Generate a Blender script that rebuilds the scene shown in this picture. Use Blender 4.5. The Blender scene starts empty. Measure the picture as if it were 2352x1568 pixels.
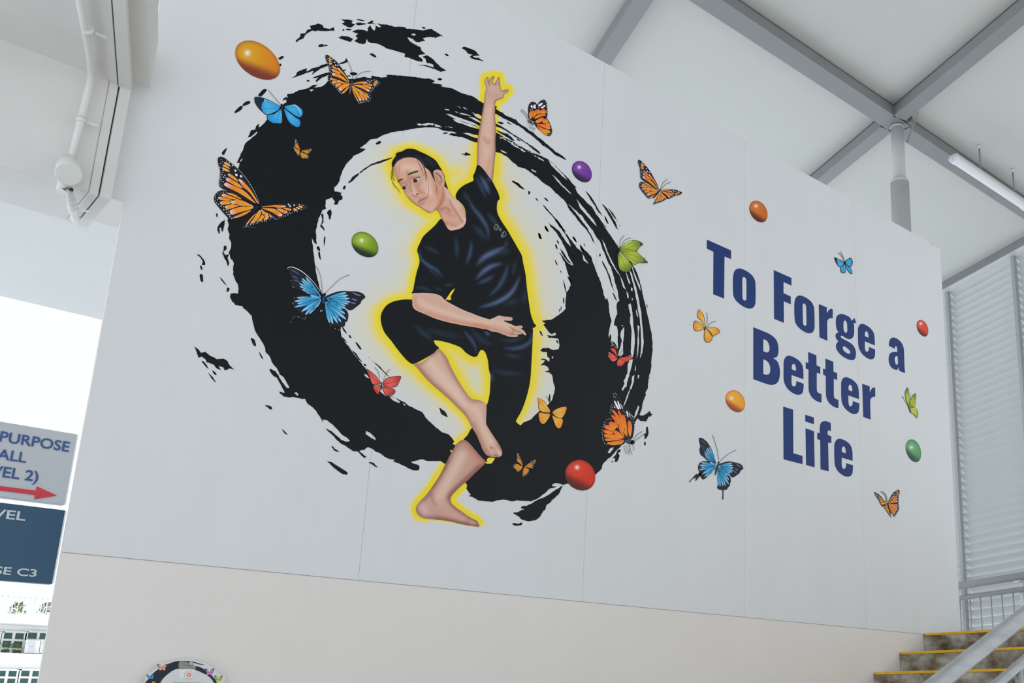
import bpy, bmesh, math, random
import numpy as np
from mathutils import Matrix, Vector
from mathutils.geometry import delaunay_2d_cdt

rnd = random.Random(7)
SC = bpy.context.scene
COL = SC.collection

# ------------------------------------------------------------------ camera, sky, exposure
D = 4.4                       # metres from the camera to the plane of the mural wall
EYE = 1.6                     # camera height
FPX = 2331.05                 # focal length for a 2352 px wide frame
PPX, PPY = 1663.2, 991.04     # principal point (the frame is an off-centre crop)
R0 = np.array([[0.71049295, -0.70360056, 0.00533283],
               [0.19019554, 0.18480342, -0.96415441],
               [0.6774757, 0.6860896, 0.26512157]])
_u, _s, _v = np.linalg.svd(R0)
RM = _u @ _v                  # world -> (right, down, forward)

cam_d = bpy.data.cameras.new('camera')
cam = bpy.data.objects.new('camera', cam_d)
COL.objects.link(cam)
cam_d.sensor_fit = 'HORIZONTAL'
cam_d.sensor_width = 36.0
cam_d.lens = FPX / 2352 * 36.0
cam_d.shift_x = (1176 - PPX) / 2352
cam_d.shift_y = (PPY - 784) / 2352
cam_d.clip_end = 500
_m = np.eye(4)
_m[:3, 0] = RM[0]; _m[:3, 1] = -RM[1]; _m[:3, 2] = -RM[2]; _m[:3, 3] = (0, 0, EYE)
cam.matrix_world = Matrix(_m.tolist())
SC.camera = cam

world = bpy.data.worlds.new('sky')
SC.world = world
world.use_nodes = True
bg = world.node_tree.nodes['Background']
bg.inputs['Color'].default_value = (0.90, 0.955, 1.0, 1)
bg.inputs['Strength'].default_value = 1.22

sun_d = bpy.data.lights.new('sun', 'SUN'); sun_d.energy = 5.5; sun_d.angle = 0.02; sun_d.color = (1.0, 0.98, 0.95)
sun = bpy.data.objects.new('sun', sun_d); COL.objects.link(sun); sun.location = (6, -5, 14)
sun.rotation_euler = Vector((0.28, -0.22, 0.9)).to_track_quat('Z', 'Y').to_euler()

SC.view_settings.view_transform = 'Standard'
SC.view_settings.look = 'None'
SC.view_settings.gamma = 1.0
SC.view_settings.use_curve_mapping = False
SC.view_settings.exposure = -0.15
SC.cycles.max_bounces = 10
SC.cycles.diffuse_bounces = 8

def W(x, y, z):
    """units of D relative to the eye -> metres"""
    return (x * D, y * D, z * D + EYE)

def ray(px, py):
    return RM.T @ np.array([px - PPX, py - PPY, FPX])

def at_y(px, py, yd):
    """the point seen at a photo pixel on the vertical plane y = yd*D"""
    r = ray(px, py); r = r / r[1] * yd * D
    return (float(r[0]), float(r[1]), float(r[2]) + EYE)

def at_z(px, py, zd):
    r = ray(px, py); r = r / r[2] * zd * D
    return (float(r[0]), float(r[1]), float(r[2]) + EYE)

# ------------------------------------------------------------------ materials
def lin(c):
    c = c / 255.0
    return c / 12.92 if c <= 0.04045 else ((c + 0.055) / 1.055) ** 2.4

def mat(name, rgb, rough=0.6, metal=0.0, spec=0.5, noise=None, bump=None, scale=8.0, ramp=None, coords='Object', stretch=(1, 1, 1)):
    m = bpy.data.materials.new(name); m.use_nodes = True
    nt = m.node_tree; b = nt.nodes['Principled BSDF']
    b.inputs['Base Color'].default_value = (*rgb, 1)
    b.inputs['Roughness'].default_value = rough
    b.inputs['Metallic'].default_value = metal
    b.inputs['Specular IOR Level'].default_value = spec
    if noise or bump:
        tc = nt.nodes.new('ShaderNodeTexCoord'); mp = nt.nodes.new('ShaderNodeMapping')
        mp.inputs['Scale'].default_value = stretch
        nt.links.new(tc.outputs[coords], mp.inputs['Vector'])
    if noise:
        n = nt.nodes.new('ShaderNodeTexNoise'); n.inputs['Scale'].default_value = scale
        n.inputs['Detail'].default_value = 8; n.inputs['Roughness'].default_value = 0.62
        nt.links.new(mp.outputs['Vector'], n.inputs['Vector'])
        r = nt.nodes.new('ShaderNodeValToRGB')
        lo, hi = noise
        r.color_ramp.elements[0].position = 0.32; r.color_ramp.elements[1].position = 0.68
        if ramp:
            r.color_ramp.elements[0].color = (*ramp[0], 1); r.color_ramp.elements[1].color = (*ramp[-1], 1)
            for i, c in enumerate(ramp[1:-1]):
                e = r.color_ramp.elements.new(0.32 + 0.36 * (i + 1) / (len(ramp) - 1)); e.color = (*c, 1)
        else:
            r.color_ramp.elements[0].color = tuple(min(1, x * lo) for x in rgb) + (1,)
            r.color_ramp.elements[1].color = tuple(min(1, x * hi) for x in rgb) + (1,)
        nt.links.new(n.outputs['Fac'], r.inputs['Fac'])
        nt.links.new(r.outputs['Color'], b.inputs['Base Color'])
    if bump:
        n2 = nt.nodes.new('ShaderNodeTexNoise'); n2.inputs['Scale'].default_value = bump[1]; n2.inputs['Detail'].default_value = 6
        nt.links.new(mp.outputs['Vector'], n2.inputs['Vector'])
        bp = nt.nodes.new('ShaderNodeBump'); bp.inputs['Strength'].default_value = bump[0]; bp.inputs['Distance'].default_value = 0.01
        nt.links.new(n2.outputs['Fac'], bp.inputs['Height']); nt.links.new(bp.outputs['Normal'], b.inputs['Normal'])
    return m

M_wall = mat('painted_plaster', (0.825, 0.785, 0.75), 0.7, noise=(0.985, 1.015), bump=(0.05, 60), scale=3)
M_ceil = mat('ceiling_board', (0.57, 0.58, 0.56), 0.8, noise=(0.985, 1.015), scale=2)
M_steel = mat('grey_painted_steel', (0.235, 0.24, 0.248), 0.5, noise=(0.96, 1.04), scale=4)
M_colm = mat('column_paint', (0.52, 0.53, 0.54), 0.45, noise=(0.97, 1.03), scale=4)
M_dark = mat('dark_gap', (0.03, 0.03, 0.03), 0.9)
M_conc = mat('painted_concrete', (0.76, 0.745, 0.725), 0.75, noise=(0.97, 1.03), bump=(0.08, 40), scale=3)
M_soffit = mat('canopy_soffit', (0.80, 0.80, 0.79), 0.7, noise=(0.97, 1.02), scale=1.5)
M_pvc = mat('white_pipe', (0.78, 0.78, 0.76), 0.4)
M_louv = mat('louvre_metal', (0.52, 0.545, 0.54), 0.4, noise=(0.98, 1.02), scale=2)
M_mull = mat('mullion_metal', (0.36, 0.37, 0.38), 0.45)
M_galv = mat('galvanised_steel', (0.50, 0.51, 0.52), 0.42, metal=0.55, noise=(0.85, 1.12), scale=14, bump=(0.15, 60), stretch=(0.4, 3, 3))
M_step = mat('stained_concrete', (0.3, 0.29, 0.27), 0.85, noise=(1, 1), bump=(0.3, 40), scale=6.0,
             ramp=[(0.075, 0.055, 0.035), (0.21, 0.165, 0.115), (0.36, 0.335, 0.28), (0.52, 0.53, 0.49)], stretch=(1, 1, 1.5))
M_nose = mat('yellow_nosing', (0.86, 0.46, 0.008), 0.55, noise=(0.85, 1.1), scale=20)
M_floor = mat('pale_concrete_floor', (0.38, 0.365, 0.345), 0.7, noise=(0.92, 1.06), bump=(0.1, 30), scale=2)
M_ground = mat('outdoor_paving', (0.58, 0.63, 0.67), 0.8, noise=(0.92, 1.06), scale=0.6)
M_asph = mat('asphalt', (0.16, 0.16, 0.165), 0.9, noise=(0.85, 1.15), scale=2)
M_lampw = mat('lamp_plastic', (0.80, 0.81, 0.86), 0.35)
M_lampm = mat('lamp_metal', (0.62, 0.63, 0.65), 0.4)
M_signg = mat('sign_grey', (0.52, 0.55, 0.58), 0.4)
M_signb = mat('sign_navy', (0.028, 0.085, 0.16), 0.5)
M_navy = mat('sign_letter_blue', (0.035, 0.09, 0.27), 0.5)
M_red = mat('sign_arrow_red', (0.62, 0.035, 0.06), 0.5)
M_pale = mat('sign_letter_pale', (0.55, 0.62, 0.66), 0.5)
M_bwall = mat('white_facade', (0.88, 0.875, 0.86), 0.8, noise=(0.97, 1.02), scale=0.5)
M_glass = mat('green_window_glass', (0.055, 0.13, 0.12), 0.12, spec=0.6)
M_leaf = mat('planter_leaves', (0.10, 0.16, 0.03), 0.8, noise=(0.6, 1.5), scale=6)
M_acry = mat('acrylic_sheet', (0.72, 0.73, 0.73), 0.12)
M_tape = mat('grey_tape', (0.34, 0.35, 0.32), 0.25, noise=(0.8, 1.2), scale=30)

# ------------------------------------------------------------------ mesh helpers
def link(name, me, parent=None, loc=None):
    o = bpy.data.objects.new(name, me); COL.objects.link(o)
    if parent is not None: o.parent = parent
    if loc is not None: o.location = loc
    return o

def tag(o, label=None, cat=None, group=None, kind=None):
    if label: o['label'] = label
    if cat: o['category'] = cat
    if group: o['group'] = group
    if kind: o['kind'] = kind
    return o

def empty(name, loc, label, cat, group=None):
    o = bpy.data.objects.new(name, None); COL.objects.link(o); o.location = loc; o.empty_display_size = 0.1
    return tag(o, label, cat, group)

class MB:
    """collects shapes into one mesh (world coordinates)"""
    def __init__(s): s.v = []; s.f = []; s.sm = []
    def add(s, vs, fs, smooth=False):
        n = len(s.v); s.v += [tuple(map(float, p)) for p in vs]; s.f += [tuple(i + n for i in f) for f in fs]; s.sm += [smooth] * len(fs)
        return s
    def box(s, a, b):
        (x0, y0, z0), (x1, y1, z1) = a, b
        vs = [(x0, y0, z0), (x1, y0, z0), (x1, y1, z0), (x0, y1, z0), (x0, y0, z1), (x1, y0, z1), (x1, y1, z1), (x0, y1, z1)]
        return s.add(vs, [(3, 2, 1, 0), (4, 5, 6, 7), (0, 1, 5, 4), (1, 2, 6, 5), (2, 3, 7, 6), (3, 0, 4, 7)])
    def bar(s, p, q, w, h, up=(0, 0, 1)):
        """box beam from p to q, w across, h along up, centred"""
        p = Vector(p); q = Vector(q); d = (q - p).normalized(); u = Vector(up); sx = d.cross(u).normalized(); u = sx.cross(d).normalized()
        vs = []
        for c in (p, q):
            for a, b in ((-1, -1), (1, -1), (1, 1), (-1, 1)): vs.append(c + sx * (a * w / 2) + u * (b * h / 2))
        return s.add(vs, [(0, 3, 2, 1), (4, 5, 6, 7), (0, 1, 5, 4), (1, 2, 6, 5), (2, 3, 7, 6), (3, 0, 4, 7)])
    def prism(s, poly, z0, z1):
        n = len(poly)
        vs = [(x, y, z0) for x, y in poly] + [(x, y, z1) for x, y in poly]
        return s.add(vs, [tuple(reversed(range(n))), tuple(range(n, 2 * n))] + [(i, (i + 1) % n, n + (i + 1) % n, n + i) for i in range(n)])
    def tube(s, pts, r, n=16, cap=True):
        pts = [Vector(p) for p in pts]; rs = r if isinstance(r, (list, tuple)) else [r] * len(pts)
        vs = []; prev = None
        for i, p in enumerate(pts):
            d = (pts[min(i + 1, len(pts) - 1)] - pts[max(i - 1, 0)]).normalized()
            if prev is None:
                a = Vector((0, 0, 1)) if abs(d.z) < 0.9 else Vector((1, 0, 0)); sx = d.cross(a).normalized()
            else:
                sx = (prev - d * prev.dot(d)).normalized()
            prev = sx; sy = d.cross(sx)
            for k in range(n):
                t = 2 * math.pi * k / n; vs.append(p + (sx * math.cos(t) + sy * math.sin(t)) * rs[i])
        fs = []
        for i in range(len(pts) - 1):
            for k in range(n): fs.append((i * n + k, i * n + (k + 1) % n, (i + 1) * n + (k + 1) % n, (i + 1) * n + k))
        s.add(vs, fs, True)
        if cap:
            m = len(s.v) - len(vs)
            s.f.append(tuple(m + k for k in reversed(range(n)))); s.sm.append(False)
            s.f.append(tuple(m + (len(pts) - 1) * n + k for k in range(n))); s.sm.append(False)
        return s
    def build(s, name, m, parent=None, bevel=0.0):
        me = bpy.data.meshes.new(name); vs = s.v
        if parent is not None:
            ox, oy, oz = parent_loc(parent); vs = [(x - ox, y - oy, z - oz) for x, y, z in vs]
        me.from_pydata(vs, [], s.f); me.materials.append(m)
        me.polygons.foreach_set('use_smooth', s.sm); me.update()
        o = link(name, me, parent)
        if bevel:
            bv = o.modifiers.new('bevel', 'BEVEL'); bv.width = bevel; bv.segments = 2; bv.limit_method = 'ANGLE'
        return o

def parent_loc(o):
    x = y = z = 0.0
    while o is not None:
        x += o.location.x; y += o.location.y; z += o.location.z; o = o.parent
    return x, y, z

def text_mesh(s, size, bold=0.0):
    c = bpy.data.curves.new('text', 'FONT'); c.body = s; c.size = size; c.offset = bold; c.resolution_u = 4
    c.align_x = 'LEFT'
    o = bpy.data.objects.new('text', c); COL.objects.link(o)
    dg = bpy.context.evaluated_depsgraph_get(); dg.update()
    me = bpy.data.meshes.new_from_object(o.evaluated_get(dg))
    bpy.data.objects.remove(o); bpy.data.curves.remove(c)
    return me

# ------------------------------------------------------------------ setting: walls, floor, ceiling
ZV0, ZV1 = 0.1265, 0.8765           # lower and upper edge of the mural print
XL, XR = 0.2022, 1.578              # ends of the wall
ZB = 1.15                            # underside of the steel beams
ZC = ZB * 1.0245                     # ceiling boards
LANDING = ZV0

# the wall: a thin skin with a notch under the canopy beam, and a core set back from its left end
mb = MB()
prof = [(XL, -EYE / D), (XR - 0.006, -EYE / D), (XR - 0.006, 0.14), (XR, 0.14)] + [(at_y(px, py, 1.0)[0] / D, (at_y(px, py, 1.0)[2] - EYE) / D) for px, py in ((2160.5, 640), (2160, 572), (2147, 566), (2138, 562), (2133, 555), (2126, 551))] + [(XL, 0.8765), (XL, 0.60),
        (0.188, 0.60), (0.188, 0.4535), (XL, 0.4535)]
n = len(prof)
vs = [W(x, 1.0, z) for x, z in prof] + [(x * D, D + 0.014, z * D + EYE) for x, z in prof]
mb.add(vs, [tuple(range(n)), tuple(reversed(range(n, 2 * n)))] + [(i, n + i, n + (i + 1) % n, (i + 1) % n) for i in range(n)])
mb.box((XL * D + 0.35, D + 0.013, 0), (XR * D - 0.1, D + 0.12, 0.85 * D + EYE))
tag(mb.build('wall_mural', M_wall), kind='structure')

# floor inside, upper landing behind the wall, ground outside
tag(MB().box((-1.5, -9, -0.2), (10.4, D + 0.35, 0)).build('floor', M_floor), kind='structure')
for a, b in (((-120, D + 0.36, -0.3), (120, 160, -0.12)), ((-120, -120, -0.3), (-1.51, D + 0.36, -0.12)), ((-1.51, -120, -0.3), (120, -9.01, -0.12)), ((10.41, -9.01, -0.3), (120, D + 0.36, -0.12))):
    tag(MB().box(a, b).build('ground', M_asph if b[1] < -9 else M_ground), kind='structure')

U = Vector((0.3, 0.954, 0)).normalized()       # direction of the cross beams and louvres
def roof_pt(xz, yz, zz=ZB): return Vector((xz * ZB * D, yz * ZB * D, zz * D + EYE))

# ceiling boards between the beams
mb = MB()
zc = ZC * D + EYE
def uline(p, y): return p[0] + (y - p[1]) * U.x / U.y
lou0 = Vector((2.3135 * D, 1.463 * D, 0))       # a point on the inner face of the louvre head
y_far, y_near = 1.75 * D, -6.0
mb.prism([(uline(lou0, y_near) + 0.1, y_near), (uline(lou0, y_far) + 0.1, y_far), (0.9, y_far), (0.9, 1.2 * D), (0.9, 0.45 * D), (0.9, y_near)], zc, zc + 0.12)
tag(mb.build('ceiling', M_ceil), kind='structure')

# ------------------------------------------------------------------ steel beams, column, lamp
def beam(name, label, p0, p1, width, top, parts=True):
    """box section from p0 to p1 (edge line points on the underside centre)"""
    e = empty(name, p0, label, 'beam')
    p0 = Vector(p0); p1 = Vector(p1); h = top - p0.z
    up = Vector((0, 0, h / 2))
    up = Vector((0, 0, h / 2 + 0.006))
    MB().bar(p0 + up, p1 + up, width - 0.004, h - 0.012).build('beam_web', M_steel, e)
    MB().bar(p0 + Vector((0, 0, 0.006)), p1 + Vector((0, 0, 0.006)), width + 0.004, 0.012).build('bottom_flange', M_steel, e)
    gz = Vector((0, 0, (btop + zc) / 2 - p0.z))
    MB().bar(p0 + gz, p1 + gz, width - 0.03, zc - btop - 0.002).build('gap_shade_strip', M_dark, e)  # dark strip added as the shade in the gap under the ceiling
    return e
btop = zc - 0.022
yb = 0.9195 * ZB * D; wb = 0.0335 * ZB * D
zb = ZB * D + EYE
beam('roof_beam', 'long grey steel roof beam running above the wall up to the column head', (0.2 * D, yb, zb), (1.349 * ZB * D, yb, zb), wb, btop)
yb2 = 0.922 * ZB * D; wb2 = 0.031 * ZB * D
beam('roof_beam', 'grey steel roof beam right of the column above the tube lamp', (1.352 * ZB * D, yb2, zb), (2.23 * D, yb2, zb), wb2, btop)
def cross(label, pc, y0, y1, w):
    pc = roof_pt(*pc); 
    a = pc + U * ((y0 - pc.y) / U.y); b = pc + U * ((y1 - pc.y) / U.y)
    return beam('roof_beam', label, a, b, w, btop)
cross('grey cross beam from the column towards the top right corner', (1.3146, 0.8952), -0.8, 0.901 * ZB * D, 0.135)
cross('grey cross beam behind the column above the wall top', (1.3285, 0.9400), 0.937 * ZB * D, 1.72 * D, 0.135)
cross('leftmost grey cross beam meeting the wall top at upper centre', (0.8496, 1.1388), -0.8, 0.9 * ZB * D, 0.13)
cross('short grey cross beam continuing the leftmost one over the wall', (0.8496, 1.1388), 0.939 * ZB * D, 1.72 * D, 0.13)

cx, cy = 1.3335 * ZB * D, 0.9185 * ZB * D
e = empty('column', (cx, cy, LANDING * D + EYE), 'round grey steel column rising behind the wall to the roof beams', 'column')
zs = 1.02 * D + EYE
MB().tube([(cx, cy, LANDING * D + EYE), (cx, cy, zs)], 0.083, 28).build('lower_shaft', M_colm, e)
MB().tube([(cx, cy, zs), (cx, cy, zs + 0.03), (cx, cy, zs + 0.045)], [0.083, 0.077, 0.06], 28).build('reducing_collar', M_colm, e)
MB().tube([(cx, cy, zs + 0.03), (cx, cy, zb - 0.02)], 0.058, 28).build('upper_shaft', M_colm, e)
MB().tube([(cx, cy, zb - 0.022), (cx, cy, zb - 0.004)], 0.062, 28).build('cap_plate', M_colm, e)
e2 = empty('beam_bracket', (cx + 0.02, cy - 0.09, zb), 'dark bolted steel bracket plates on top of the round column', 'bracket')
MB().box((cx - 0.085, cy - 0.105, zb + 0.012), (cx + 0.10, cy - 0.095, btop + 0.005)).build('end_plate', M_steel, e2)
MB().box((cx + 0.03, cy - 0.14, zb + 0.002), (cx + 0.04, cy + 0.06, btop)).build('gusset', M_steel, e2)
for dz in (0.03, 0.085):
    MB().tube([(cx + 0.065, cy - 0.118, zb + dz), (cx + 0.065, cy - 0.104, zb + dz)], 0.012, 6).build('bolt', M_mull, e2)
pa = at_z(2108, 258, ZB); pb = (cx + 0.07, cy - 0.05, zb - 0.16)
pm = [Vector(pa), Vector(at_z(2103, 281, ZB * 0.996)), Vector(at_z(2092, 297, ZB * 0.99)), Vector(pb)]
cab = []
for i in range(13):
    t = i / 12; cab.append((1 - t) ** 3 * pm[0] + 3 * t * (1 - t) ** 2 * pm[1] + 3 * t * t * (1 - t) * pm[2] + t ** 3 * pm[3])
o = MB().tube(cab, 0.007, 8).build('conduit', M_steel); tag(o, 'thin grey cable sagging from a cross beam to the round column', 'cable')

# tube lamp
zl = 1.105
lx0, lx1, ly, lz = 1.5 * zl * D, 1.768 * zl * D, 0.9115 * zl * D, zl * D + EYE
e = empty('tube_lamp', (lx0, ly, lz), 'white batten tube lamp hanging under the beam at the right edge', 'lamp')
MB().box((lx0, ly - 0.042, lz + 0.02), (lx1, ly + 0.042, lz + 0.055)).build('lamp_body', M_lampm, e, 0.004)
def dshape(x0, x1, r, mt, nm, par):
    m = MB(); k = 14; pts = [(ly + r * math.cos(math.pi * i / k), lz + 0.02 - 1.05 * r * math.sin(math.pi * i / k)) for i in range(k + 1)]
    n = len(pts); vs = [(x0, a, b) for a, b in pts] + [(x1, a, b) for a, b in pts]
    m.add(vs, [(i, i + 1, n + i + 1, n + i) for i in range(n - 1)], True); m.add(vs, [tuple(range(n)), tuple(reversed(range(n, 2 * n))), (0, n, 2 * n - 1, n - 1)])
    return m.build(nm, mt, par)
dshape(lx0 + 0.055, lx1 - 0.055, 0.040, mat('lamp_diffuser', (0.80, 0.83, 0.85), 0.3), 'diffuser', e)
for a, b in ((lx0 - 0.004, lx0 + 0.055), (lx1 - 0.055, lx1 + 0.004)):
    c = dshape(a, b, 0.045, M_lampw, 'end_cap', e)
    MB().tube([(a - 0.001, ly, lz + 0.004), (a + 0.002, ly, lz + 0.004)], 0.004, 8).build('screw', M_mull, c)
for fx in (0.33, 0.8):
    x = lx0 + (lx1 - lx0) * fx
    r = MB().tube([(x, ly - 0.03, lz + 0.05), (x, ly - 0.03, zc - 0.01)], 0.008, 10).build('hanger_rod', M_steel, e)
    MB().tube([(x, ly - 0.03, zc - 0.035), (x - 0.005, ly - 0.03, zc - 0.006)], 0.013, 10).build('rod_cup', M_pvc, r)

# ------------------------------------------------------------------ louvre wall on the right
ztop = 1.156 * D + EYE
lp = Vector((2.3135 * D, 1.463 * D, 0)); V = U
nrm = Vector((U.y, -U.x, 0))                     # points outwards (+x)
def lpt(s, off=0.0, z=0.0): q = lp + V * s + nrm * off; return Vector((q.x, q.y, z))
e = empty('louvre_head_beam', lpt(-4, 0.07, ztop), 'grey steel beam along the top of the louvre wall', 'beam')
MB().bar(lpt(-4.5, 0.075, (ztop + zc) / 2), lpt(1.25, 0.075, (ztop + zc) / 2), 0.15, zc - ztop).build('beam_web', M_steel, e)
MB().bar(lpt(-4.5, 0.08, ztop - 0.004), lpt(1.25, 0.08, ztop - 0.004), 0.15, 0.012).build('bottom_flange', M_louv, e)
def s_at(px, py):
    """position along the louvre plane seen at a pixel"""
    r = ray(px, py); q = lpt(0, 0.14)
    t = nrm.dot(q) / (nrm.x * r[0] + nrm.y * r[1])
    p = Vector((r[0] * t, r[1] * t, 0)); return (p - Vector((q.x, q.y, 0))).dot(V), r[2] * t + EYE
s1 = s_at(2182, 690)[0]; s2 = s_at(2336, 640)[0]
pitch_s = s1 - s2
zbot = -0.1
PITCH = 0.094
lou = empty('louvre_wall', lpt(s1, 0.14, 0), 'tall wall of grey horizontal louvre blades right of the mural', 'louvre')
bays = [(s1 + pitch_s, s1), (s1, s2), (s2, s2 - pitch_s), (s2 - pitch_s, s2 - 2 * pitch_s)]
nb = int((ztop - zbot) / PITCH)
for bi, (sa, sb) in enumerate(bays):
    # one blade: upper edge towards the room, lower edge outwards, a small lip at the bottom
    Lh = (sa - sb) / 2 - 0.004
    hv = []
    for sg in (-1, 1):
        for off, dz in ((0.0, 0.039), (0.003, 0.042), (0.092, -0.036), (0.092, -0.038), (0.089, -0.038), (0.089, -0.037)):
            q = V * (sg * Lh) + nrm * off; hv.append((q.x, q.y, dz))
    k = 6
    fs = [tuple(range(k)), tuple(reversed(range(k, 2 * k)))] + [(i, k + i, k + (i + 1) % k, (i + 1) % k) for i in range(k)]
    me = bpy.data.meshes.new('louvre_blade'); me.from_pydata(hv, [], fs); me.materials.append(M_louv); me.update()
    ox, oy, oz = parent_loc(lou)
    for j in range(nb):
        z = ztop - 0.048 - j * PITCH
        c = lpt((sa + sb) / 2, 0.13, z)
        if bi == 3 and j % 1: continue
        link('louvre_blade', me, lou, (c.x - ox, c.y - oy, z - oz))
for s in (s1 + pitch_s, s1, s2, s2 - pitch_s, s2 - 2 * pitch_s):
    MB().bar(lpt(s, 0.106, zbot), lpt(s, 0.106, ztop), 0.045, 0.05, up=tuple(V)).build('mullion', M_mull, lou)

# ------------------------------------------------------------------ stairs, landing and rails
TR = 0.0705; RI = 0.0337
nx = [1.4615 - TR * k for k in range(9)]; nz = [LANDING - RI * k for k in range(9)]
st = empty('staircase', (nx[0] * D, D - 0.9, 0), 'concrete stairs with stained risers and yellow nosings beside the wall', 'staircase')
SY0, SY1 = D - 2.35, D - 0.004
for k in range(9):
    zt = nz[k] * D + EYE; x0 = nx[k] * D
    x1 = (nx[k - 1] * D if k else x0 + 0.6)
    zb0 = max(0.0, zt - 0.55)
    s = MB().box((x0, SY0, zb0), (x1 + 0.02, SY1, zt)).build('step', M_step, st)
    MB().box((x0 - 0.006, SY0, zt - 0.013), (x0 + 0.05, SY1 - 0.01, zt + 0.004)).build('nosing', M_nose, s, 0.002)
# rust-dark end stop of each nosing
tag(MB().box((nx[0] * D + 0.55, SY0 - 1.5, LANDING * D + EYE - 0.25), (XR * D + 1.1, D + 2.6, LANDING * D + EYE - 0.005)).build('floor_landing', M_floor), kind='structure')

# balustrade on the landing edge, seen against the louvres
def railpt(px, py, zrel):
    r = ray(px, py); t = (zrel - EYE) / r[2]; return Vector((r[0] * t, r[1] * t, zrel))
zland = LANDING * D + EYE
zr1 = zland + 0.80
q = railpt(2230, 1341, zr1)
def bal(s, z, off=0.0): p = q + V * s + nrm * off; return Vector((p.x, p.y, z))
e = empty('balustrade', bal(0, zland), 'grey landing balustrade with thin balusters in front of the louvres', 'railing')
MB().tube([bal(-4, zr1), bal(3, zr1)], 0.040, 16).build('handrail', M_steel, e)
zr2 = zr1 - 0.135
MB().tube([bal(-4, zr2), bal(3, zr2)], 0.025, 14).build('mid_rail', M_steel, e)
MB().tube([bal(-4, zland + 0.09), bal(3, zland + 0.09)], 0.016, 10).build('bottom_rail', M_galv, e)
for i in range(-14, 14):
    s = i * 0.168 + 0.03
    MB().tube([bal(s, zland + 0.09), bal(s, zr2)], 0.0075, 8).build('baluster', M_mull, e)
for s in (-0.74, 0.9, 2.4):
    p = MB().bar(bal(s, zland - 0.01, 0.03), bal(s, zr1 - 0.02, 0.03), 0.05, 0.012, up=tuple(nrm)).build('post', M_galv, e)
    MB().bar(bal(s - 0.05, zr1 - 0.045), bal(s + 0.05, zr1 - 0.045), 0.04, 0.012).build('bracket', M_galv, p)

# stair handrail close to the camera
RSL = 0.44
dirr = Vector((1, 0, RSL)).normalized()
def rail_through(pxa, pya, yd):
    r = ray(pxa, pya); t = yd * D / r[1]; return Vector((r[0] * t, r[1] * t, r[2] * t + EYE))
YR = 0.36
ra = rail_through(2262, 1484, YR); rb = rail_through(2335, 1532, YR)
e = empty('stair_handrail', (ra.x, ra.y, 0.9), 'galvanised steel pipe handrail climbing the stairs at bottom right', 'railing')
MB().tube([ra - dirr * 3.2, ra + dirr * 1.2], 0.0248, 24).build('top_rail', M_galv, e)
MB().tube([rb - dirr * 3.2, rb + dirr * 1.2], 0.0150, 20).build('mid_rail', M_galv, e)
pp = rail_through(2341, 1556, YR)
for s in (0.0, -1.1, -2.2):
    x = pp.x + s; zt = rb.z + (x - rb.x) * RSL
    zt1 = ra.z + (x - ra.x) * RSL
    MB().tube([(x, pp.y, max(0.0, zt1 - 1.0)), (x, pp.y, zt - 0.01)], 0.0125, 16).build('post', M_galv, e)
# ------------------------------------------------------------------ concrete canopy on the left
YB = 0.985
ZT, ZBOT = 0.568 * YB, 0.4515 * YB
XB = 0.1915 * YB
YC = ZBOT / 0.4185
bm_ = empty('canopy_beam', W(XB - 0.3, YB, ZBOT), 'pale concrete canopy beam left of the mural wall', 'beam')
MB().box(W(-0.6, YB, ZBOT), W(0.1735 * YB, YC, ZT + 0.06)).build('beam_body', M_conc, bm_, 0.006)
MB().box(W(0.1735 * YB, YB - 0.0012, ZBOT - 0.001), W(0.1808 * YB, YC, ZT + 0.06)).build('joint_cover', M_conc, bm_, 0.003)
MB().box(W(0.1808 * YB, YB + 0.004, ZBOT + 0.003), W(0.1822 * YB, YC - 0.004, ZT + 0.06)).build('joint_gap', M_dark, bm_)
MB().box(W(0.1822 * YB, YB - 0.0018, ZBOT - 0.001), W(XB, YC + 0.002, ZT + 0.06)).build('joint_cover', M_conc, bm_, 0.003)
# ceiling slab over the walkway, its joint runs with the building grid
sk = 0.30
def slab(xr0, xr1, z0, z1, nm, m, par=None, y1=YB + 0.0005, y0=0.15):
    def xx(x, y): return (x - sk * (YB - y)) * D
    vs = []
    for z in (z0, z1):
        vs += [(xx(xr0, y0), y0 * D, z * D + EYE), (xx(xr1, y0), y0 * D, z * D + EYE), (xx(xr1, y1), y1 * D, z * D + EYE), (xx(xr0, y1), y1 * D, z * D + EYE)]
    return MB().add(vs, [(3, 2, 1, 0), (4, 5, 6, 7), (0, 1, 5, 4), (1, 2, 6, 5), (2, 3, 7, 6), (3, 0, 4, 7)]).build(nm, m, par)
tag(slab(-0.12, 0.1735 * YB, ZT, ZT + 0.05, 'ceiling_walkway', M_conc), kind='structure')
sj = empty('slab_joint', W(0.175, YB - 0.1, ZT), 'pair of pale joint cover strips along the canopy slab edge', 'joint cover')
slab(0.1735 * YB, 0.1800 * YB, ZT - 0.0025, ZT + 0.05, 'joint_cover', M_conc, sj)
slab(0.1800 * YB, 0.1813 * YB, ZT + 0.004, ZT + 0.05, 'joint_gap', M_dark, sj)
slab(0.1813 * YB, XB, ZT - 0.003, ZT + 0.05, 'joint_cover', M_conc, sj)
tag(slab(XB, 0.2035, ZT + 0.008, ZT + 0.06, 'edge_strip', M_conc), 'narrow concrete edge strip between canopy slab and mural wall top', 'trim')
# bright soffit of the outer canopy further back
ZD = 0.50
tag(MB().box((-1.1 * D, (ZD / 0.4185 - 0.02) * D, ZD * D + EYE), (0.55 * D, ZD / 0.3355 * D, ZD * D + EYE + 0.35)).build('ceiling_outer', M_soffit), kind='structure')
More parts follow.
